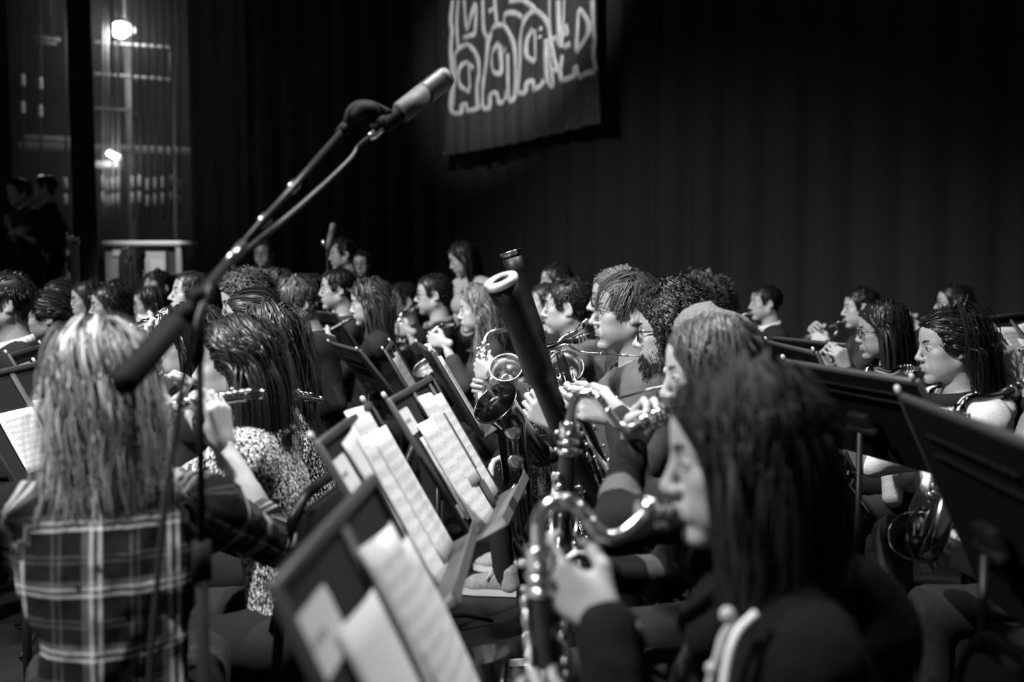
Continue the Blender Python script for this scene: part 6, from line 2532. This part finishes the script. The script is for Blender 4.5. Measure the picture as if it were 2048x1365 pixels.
# soprano-like player and the boy in glasses
hh = (806, 603, 6.9)
T, B = P(752, 636, 6.8), P(752, 720, 6.7)
person('young player with fringe and face turned to us behind a raised arm', hh, 205, 'm', 1.04, 4, hair=near(H_SWEEP, 160, 6, 0.0022), tone=0.02, lod=1, sleeve='three', hands=play_hands(fdir(195), T, B, 0.3, 0.75))
alto('small alto saxophone raised before the young player with fringe', hh, 205, 1.04, 4, T, B, P(742, 690, 6.6), (-0.4, -0.5, 0.75), 51, [P(775, 630, 6.8), P(758, 628, 6.8)], m='lacquer', nkeys=12, big=0.9)
hh = (868, 590, 6.1)
T, B = P(800, 640, 5.9), P(810, 730, 5.85)
person('boy in glasses and open collar behind an alto saxophone', hh, 180, 'm', 1.03, 2, hair=near(H_SWEEP, 200, 7, 0.002, 8, len=0.06), tone=0.016, lod=1, glasses=dict(r=0.002), sleeve='three', collar='mid_cloth', neck=0.08, hands=play_hands(fdir(180), T, B, 0.2, 0.62))
alto('alto saxophone of the boy in glasses', hh, 180, 1.03, 2, T, B, P(790, 700, 5.7), (-0.4, -0.5, 0.75), 52, [P(820, 622, 5.95), P(804, 628, 5.9)], nkeys=14)
hh = (957, 620, 5.2)
T, B = P(868, 664, 5.0), P(872, 790, 4.95)
person('girl with long light curls playing an alto saxophone', hh, 184, 'f', 0.98, 6, hair=near(H_LONG, 330, 8, 0.0018, 16, len=0.48, layer=0.03, curl=0.018, freq=3.2, cramp=1.0, tonevar=0.35, part=0.01), tone=0.115, lod=1, sleeve='three', shirt='charcoal_cloth', brows='brow_mid', neck=0.09, hands=play_hands(fdir(184), T, B, 0.12, 0.6))
alto('alto saxophone of the girl with light curls', hh, 184, 0.98, 6, T, B, P(850, 735, 4.8), (-0.4, -0.5, 0.75), 53, [P(893, 652, 5.05), P(876, 656, 5.0)], nkeys=16)

# dark haired boy behind the bassoons
hh = (1136, 615, 4.4)
T, B = P(970, 688, 4.25), P(962, 800, 4.2)
person('dark short haired boy in a grey hoodie behind the bassoons', hh, 174, 'm', 1.02, 2, hair=near(H_SHORT, 330, 8, 0.0013, 8, len=0.045, lift=0.15, mess=0.06, pull=0.4), tone=0.02, lod=0, shirt='grey_hoodie', hood=True, shoes='canvas', hands=play_hands(fdir(174), T, B, 0.45, 0.8))
alto('alto saxophone crowded with keys before the white-ringed bassoon', hh, 174, 1.02, 2, T, B, P(1012, 735, 3.95), (-0.1, -0.75, 0.65), 54, [P(1010, 660, 4.3), P(978, 668, 4.27)], nkeys=22)
person('far face half hidden behind the dark haired boy', (1112, 566, 6.6), 190, 'm', 1.0, 0, hair=near(H_SHORT, 120, 6, 0.0026), tone=0.02, lod=1)
person('player hidden beyond the dark haired boy, only cheek showing', (1094, 606, 6.1), 182, 'm', 1.0, 0, hair=near(H_SHORT, 120, 6, 0.0024), tone=0.03, lod=1)
# tall light brown head behind the middle boy
hh = (1235, 600, 4.0)
T, B = P(1118, 690, 3.9), P(1120, 850, 3.9)
person('tall player with light brown hair and glasses behind another boy', hh, 178, 'm', 1.04, 2, hair=near(H_SWEEP, 320, 8, 0.0014, 8, len=0.07), tone=0.13, lod=0, glasses=dict(r=0.0016), brows='brow_mid', shirt='charcoal_cloth', hands=play_hands(fdir(178), T, B, 0.4, 0.7))
alto('saxophone with an open bright bell under the thin upper bocal', hh, 178, 1.04, 2, T, B, P(1133, 732, 3.75), (0.1, -0.85, 0.5), 55, [P(1150, 665, 3.92), P(1125, 678, 3.9)], nkeys=16)

# --- the boy in focus with the tenor
hh = (1252, 624, 3.35)
F_, L_ = fdir(184)
T, B = P(1072, 722, 3.25), P(1084, 1040, 3.2)
person('brown haired boy in a grey hoodie blowing a tenor saxophone', hh, 186, 'm', 1.06, 2, byaw=182, hair=near(H_SHORT, 620, 9, 0.0009, 9, len=0.095, lift=0.05, pull=0.55, grav=0.15, layer=0.004, mess=0.05, cap=0.003), tone=0.075, lod=0, shirt='grey_hoodie', hood=True, brows='brow_mid', pants='black_cloth', shoes='black',
       hands={'L': (P(1072, 812, 3.2), unit(V3(-0.75, 0.1, 0.55)), unit(V3(0.1, 1.0, 0.15)), 'grip'), 'R': (P(1010, 942, 3.15), unit(V3(-1, 0, -0.15)), unit(V3(0, -0.5, -0.8)), 'wide')})
mo = mouth_of(hh, 186, 1.06, 2)
sax('tenor saxophone with a wide dark bell held by the boy in the grey hoodie', mo, [P(1146, 682, 3.33), P(1120, 690, 3.3), P(1086, 702, 3.27)], T, B, P(990, 806, 3.0), (-0.52, -0.52, 0.66), big=1.12, m='dark_lacquer', seed=60, nkeys=40)
chair('stacking chair under the boy with the tenor saxophone', PEOPLE[-1]['C'], PEOPLE[-1]['F'], 'black stacking chairs of the band')

# --- bassoonists
hh = (1347, 665, 2.95)
F_, L_ = fdir(166)
tp, bt = P(1022, 508, 2.98), P(1225, 1190, 3.05)
w_ = P(1104, 712, 2.98)
person('curly haired bearded bassoonist in glasses', hh, 164, 'm', 1.03, 4, hair=near(H_CURLY, 900, 8, 0.0009, 20, len=0.12, curl=0.009, freq=4, layer=0.024, cap=0.012, lift=0.8, grav=0.3, spread=0.004, tonevar=0.45), tone=0.028, lod=0, shirt='charcoal_cloth', glasses=dict(r=0.0022, w=0.025, h=0.02),
       hands={'L': (P(1142, 800, 2.9), unit(V3(-0.9, 0, 0.5)), unit(V3(0, 1, 0.1)), 'grip'), 'R': (P(1190, 1020, 2.95), unit(V3(-0.8, -0.3, 0.1)), unit(V3(-0.2, -1, 0)), 'grip')})
cu = PEOPLE[-1]
mo = cu['mouth']
bassoon('far bassoon with a thin silver ring round its bell', tp, bt, [P(1110, 697, 2.95), P(1132, 690, 2.93), P(1160, 704, 2.93), P(1200, 708, 2.93), mo], (w_ - tp) @ unit(bt - tp) / np.linalg.norm(bt - tp), 'silver', 1, 0.031, (1, 0, 0.3))
# beard
rngb = np.random.default_rng(5)
mb = MB()
for i in range(420):
    a = rngb.uniform(-1.35, 1.35)
    z = rngb.uniform(-0.112, -0.052) if abs(a) < 0.9 else rngb.uniform(-0.1, 0.0)
    if abs(a) < 0.3 and z > -0.082:
        continue
    rad = 0.082 if abs(a) < 0.9 else 0.078
    p = V3(0.012 + rad * math.cos(a) * (1.0 if z > -0.09 else 0.9), 0.062 * math.sin(a), z)
    n_ = unit(p - V3(0.02, 0, -0.04))
    pts = [p + n_ * 0.004 * j + V3(0, 0, -0.004 * j) + rngb.normal(0, 0.0022, 3) for j in range(5)]
    mb.tube([cu['H'] + 1.03 * (cu['R'] @ q) for q in pts], np.linspace(0.0017, 0.0006, 5), 3, False)
mb.build('beard', M['brow_dark'], cu['root'])

hh = (1421, 716, 2.52)
tp, bt = P(1001, 562, 2.32), P(1290, 1250, 2.68)
w_ = P(1126, 800, 2.42)
person('person in a grey knitted beanie playing the white-ringed bassoon', hh, 180, 'm', 0.99, 2, hair=None, tone=0.03, lod=0, shirt='black_knit',
       hands={'L': (P(1165, 812, 2.42), unit(V3(-0.95, 0, 0.3)), unit(V3(0.2, 0.9, -0.3)), 'grip'), 'R': (P(1230, 1060, 2.5), unit(V3(-0.8, -0.3, 0.1)), unit(V3(0, -1, 0)), 'grip')})
be = PEOPLE[-1]
bassoon('near bassoon with a wide white ring round its bell', tp, bt, [P(1138, 788, 2.42), P(1160, 776, 2.42), P(1190, 789, 2.42), P(1232, 797, 2.42), be['mouth']], (w_ - tp) @ unit(bt - tp) / np.linalg.norm(bt - tp), 'ivory', 2, 0.0375, (1, 0, 0.3))
mb = MB()
mb.tube([P(1162, 846, 2.44), P(1178, 880, 2.46), P(1196, 915, 2.48), P(1222, 948, 2.5)], [0.0025, 0.004, 0.006, 0.011], 8, True, 4)
mb.build('strap', M['white_cloth'], bpy.data.objects['bassoon.001'], 'white seat strap')
mb = MB()
vs, fs, nA = [], [], 36
prof = [(0.025, 1.06), (0.02, 1.10), (0.045, 1.10), (0.05, 1.07), (0.085, 1.03), (0.112, 0.80), (0.128, 0.48), (0.134, 0.12)]
for z, q in prof:
    for j in range(nA):
        a = 2 * math.pi * j / nA
        rib = 1 + (0.012 if j % 2 else -0.004)
        vs.append(be['H'] + 0.99 * (be['R'] @ V3(-0.014 + 0.1 * q * rib * math.cos(a), 0.082 * q * rib * math.sin(a), z + 0.012 * math.cos(a))))
for i in range(len(prof) - 1):
    for j in range(nA):
        fs.append((i * nA + j, i * nA + (j + 1) % nA, (i + 1) * nA + (j + 1) % nA, (i + 1) * nA + j))
fs.append(tuple((len(prof) - 1) * nA + j for j in range(nA)))
mb.add(vs, fs)
mb.build('beanie', M['beanie_knit'], be['root'])

# --- brown haired bass clarinettist
hh = (1424, 748, 2.0)
T, B = P(1140, 848, 2.02), P(1108, 1330, 2.02)
person('brown haired girl with eyes lowered holding her bass clarinet mouthpiece', hh, 180, 'f', 0.93, 8, hair=near(H_LONG, 560, 9, 0.0010, 15, len=0.36, lenvar=0.1, layer=0.008, tonevar=0.3, part=0.0, sweep=(0.0, 1.0, 0.0), spread=0.004, rough=0.4, front=0.052, fslope=0.35), tone=0.07, lod=0, shirt='stripe_brown', brows='brow_mid', skin='skin',
       hands={'L': (P(1303, 838, 2.02), unit(V3(0.38, -0.1, 0.92)), unit(V3(0.25, -0.95, 0.0)), 'grip', V3(-1.0, -0.35, -0.45)), 'R': (P(1125, 1150, 2.0), unit(V3(-0.8, -0.2, 0.2)), unit(V3(0, -1, 0)), 'grip')})
mo = PEOPLE[-1]['mouth']
bass_clarinet('far bass clarinet with a curved silver neck and raised hand on it', mo, [P(1290, 843, 1.97), P(1262, 858, 1.97), P(1236, 850, 1.98), P(1214, 822, 1.99), P(1194, 796, 2.0), P(1170, 788, 2.01), P(1150, 800, 2.02)], T, B, (-1, 0, 0), 3, big=0.95)

# --- nearest girl
hh = (1484, 912, 1.38)
T, B = P(1078, 1098, 1.36), P(1112, 1560, 1.36)
person('nearest girl with long black hair playing a bass clarinet, out of focus', hh, 178, 'f', 1.0, 8, hair=near(H_LONG, 620, 9, 0.0011, 16, len=0.5, lenvar=0.08, layer=0.018, tonevar=0.3, part=-0.005, sweep=(0.0, 1.0, 0.0), spread=0.005, front=0.052, fslope=0.3, rough=0.65), tone=0.008, lod=0, shirt='stripe_near', hood=True, skin='skin_tan_or_shade',  # darker skin colour stands in for the shade on her face
       hands={'L': (P(1122, 1142, 1.39), unit(V3(-0.78, 0.42, 0.46)), unit(V3(0.45, 0.85, 0.0)), 'wide'), 'R': (P(1102, 1400, 1.33), unit(V3(-0.75, 0.25, 0.45)), unit(V3(0, 1, 0)), 'wide')})
ng = PEOPLE[-1]
bass_clarinet('nearest bass clarinet with a blurred bright silver neck', ng['mouth'], [P(1300, 1018, 1.37), P(1262, 1056, 1.37), P(1224, 1076, 1.37), P(1192, 1060, 1.37), P(1170, 1030, 1.37), P(1140, 1004, 1.36), P(1104, 1006, 1.36), P(1080, 1040, 1.36)], T, B, (-1, 0, 0), 4)
mb = MB()
for pts, r in (([P(1512, 1228, 1.2), P(1478, 1262, 1.19), P(1458, 1310, 1.18), P(1444, 1400, 1.17)], 0.0055),):
    mb.tube(pts, r, 10, True, 4)
mb.build('white_piping', M['white_cloth'], ng['root'])
mb = MB()
mb.tube([P(1455, 1232, 1.2), P(1466, 1246, 1.2), P(1446, 1275, 1.2), P(1436, 1310, 1.19), P(1428, 1335, 1.19), P(1415, 1380, 1.19)], [0.008, 0.0062, 0.005, 0.0045, 0.0045, 0.0045], 10, True, 3)
mb.ball(P(1455, 1230, 1.2), 0.0095, 8)
mb.ball(P(1424, 1338, 1.19), 0.008, 8)
mb.build('drawstring', M['pale_cloth'], ng['root'])
chair('stacking chair under the nearest girl', ng['C'], ng['F'], 'black stacking chairs of the band')

# --- far side of the band
person('far wavy haired head showing over the knitted beanie', (1404, 612, 4.7), 180, 'm', 1.0, 4, hair=near(H_CURLY, 220, 7, 0.0016, 12, len=0.07), tone=0.05, lod=1)


def trumpeter(label, tl, hh, yw, d, k=1.0, pit=0, hair=None, tone=0.012, extra=None, **kw):
    mo = mouth_of(hh, yw, k, pit)
    d = unit(d)
    F_, L_ = fdir(yw)
    v = mo + d * 0.23
    person(label, hh, yw, 'm', k, pit, hair=hair or near(H_SWEEP, 180, 7, 0.002, 8), tone=tone, lod=1,
           hands={'L': (v - UP * 0.03, unit(F_ * 0.5 - L_ * 0.8 + UP * 0.4), unit(-L_ + F_ * -0.3), 'grip'), 'R': (v + UP * 0.02, unit(F_ * 0.6 + L_ * 0.6 + UP * 0.4), unit(L_ - UP * 0.3), 'grip')}, **kw)
    trumpet(tl, mo, d)


trumpeter('boy in a dinner jacket and bow tie with a brass mouthpiece', 'brass horn of the boy in the dinner jacket', (1531, 606, 6.9), 196, V3(-0.9, -0.15, -0.22), 1.0, 3, collar='white_cloth', bow=True)
trumpeter('boy with cropped hair sighting along a lowered trumpet', 'trumpet lowered over the wide dim stand', (1722, 617, 6.1), 192, V3(-0.85, -0.4, -0.33), 1.0, 4, hair=near(H_SHORT, 180, 7, 0.0018, 7, len=0.03), shirt='charcoal_cloth')
trumpeter('boy in glasses whose mouth is hidden by the dark hair before him', 'trumpet half hidden between two dark heads', (1908, 607, 6.3), 188, V3(-0.8, -0.3, -0.2), 1.0, 2, glasses=dict(r=0.0022))
hh = (1764, 662, 4.3)
F_, L_ = fdir(188)
mo = mouth_of(hh, 188, 0.98, 8)
T = P(1690, 690, 4.1)
person('girl in thick glasses with long straight black hair', hh, 190, 'f', 0.98, 8, hair=near(H_LONG, 420, 8, 0.0013, 14, len=0.5, layer=0.014, part=0.0, sweep=(0.0, 1, 0.0)), tone=0.012, lod=0, glasses=dict(r=0.0026), shirt='black_cloth', skin='skin_tan_or_shade',
       hands={'L': (P(1672, 715, 4.0), unit(V3(-0.3, 0.1, 0.95)), unit(V3(-0.5, 0.9, 0)), 'fist'), 'R': (P(1660, 708, 4.15), unit(V3(-0.3, 0.1, 0.9)), unit(V3(0.5, -0.9, 0)), 'fist')})
hh = (1897, 694, 3.5)
yw = 203
F_, L_ = fdir(196)
T, B = P(1738, 742, 3.3), P(1694, 985, 3.15)
person('woman in a cream cardigan with tied black hair blowing a tenor saxophone', hh, yw, 'f', 1.02, 6, byaw=190, hair=[near(H_TIED, 460, 8, 0.0012, 12, layer=0.016, len=0.28, lift=0.12, knot=(-0.115, 0.0, -0.02)), near(H_LONG, 300, 8, 0.0014, 12, layer=0.055, len=0.30, rootx=-0.01, neckr=1.9, front=-0.02)], tone=0.012, lod=0, shoulder=0.92, shirt='cream_knit', skin='skin_tan_or_shade', pants='charcoal_cloth', neck=0.085, drape=0.018, collar='black_cloth',
       hands={'L': (P(1672, 905, 3.15), unit(V3(-0.95, -0.05, 0.25)), unit(V3(0.0, 1, 0.2)), 'wide'), 'R': (P(1712, 800, 3.25), unit(V3(-0.9, -0.3, 0.2)), unit(V3(0, -1, 0)), 'grip')})
sw_ = PEOPLE[-1]
mo = sw_['mouth']
sax('saxophone of the woman in the cream cardigan, bent neck over a stand', mo, [P(1800, 738, 3.42), P(1776, 746, 3.4), P(1752, 738, 3.35)], T, B, P(1640, 930, 3.0), (-0.6, -0.3, 0.7), m='dark_lacquer', seed=70, nkeys=18)
# her shawl collar
N_, F2, L2 = sw_['N'], sw_['F'], sw_['L']
fd = Field(N_ - 0.45, N_ + 0.3, 0.010)
for sg in (1, -1):
    pth = [N_ - F2 * 0.085 + UP * 0.01, N_ + L2 * sg * 0.085 - F2 * 0.03 + UP * 0.0, N_ + L2 * sg * 0.125 + F2 * 0.06 - UP * 0.05, N_ + L2 * sg * 0.11 + F2 * 0.13 - UP * 0.15, N_ + L2 * sg * 0.07 + F2 * 0.165 - UP * 0.27]
    pth = catmull(np.array(pth), 4)
    for a, b in zip(pth[:-1], pth[1:]):
        fd.cone(a, b, 0.042, 0.042, 0.008)
    pth2 = [p + unit(p - N_) * 0.068 - UP * 0.03 for p in pth]
    for a, b in zip(pth2[:-1], pth2[1:]):
        fd.cone(a, b, 0.036, 0.036, 0.006)
sv, sq = fd.mesh()
link('shawl_collar', mesh_from('shawl_collar', sv - np.array(sw_['root'].location), sq.astype(np.int32), [M['cream_knit']]), sw_['root'])
# two players cut by the frame edge
hh = (2165, 690, 2.45)
T, B = P(1920, 822, 2.3), P(1880, 1060, 2.2)
person('player mostly outside the frame resting a tenor saxophone on one knee', hh, 186, 'm', 1.0, 4, hair=near(H_SHORT, 150, 6, 0.002), tone=0.02, lod=1, shirt='mid_cloth', pants='denim',
       hands={'L': (P(1912, 1102, 2.4), unit(V3(-0.8, 0, 0.45)), unit(V3(0.2, 1, 0)), 'fist'), 'R': (P(1900, 930, 2.25), unit(V3(-0.9, -0.2, 0.2)), unit(V3(0, -1, 0)), 'grip')})
mo = PEOPLE[-1]['mouth']
sax('tenor saxophone whose neck shows over the nearest stand back', mo, [P(2004, 790, 2.36), P(1970, 796, 2.33), P(1938, 800, 2.31)], T, B, P(1828, 1072, 2.35), (-0.45, -0.7, 0.5), big=0.88, m='dark_lacquer', seed=71, nkeys=18)
hh = (2120, 655, 3.7)
person('player in black whose hand shows under the fanned pages', hh, 186, 'f', 1.0, 4, hair=near(H_TIED, 120, 6, 0.002), tone=0.02, lod=1, sleeve='three',
       hands={'L': (P(2000, 712, 3.5), unit(V3(-0.6, 0, 0.7)), unit(V3(0, 1, 0)), 'grip'), 'R': (P(1985, 760, 3.55), unit(V3(-0.9, -0.2, 0.2)), unit(V3(0, -1, 0)), 'grip')})
clarinet('black clarinet in the hand under the fanned pages', PEOPLE[-1]['mouth'], P(1950, 790, 3.45), 77, nk=10)
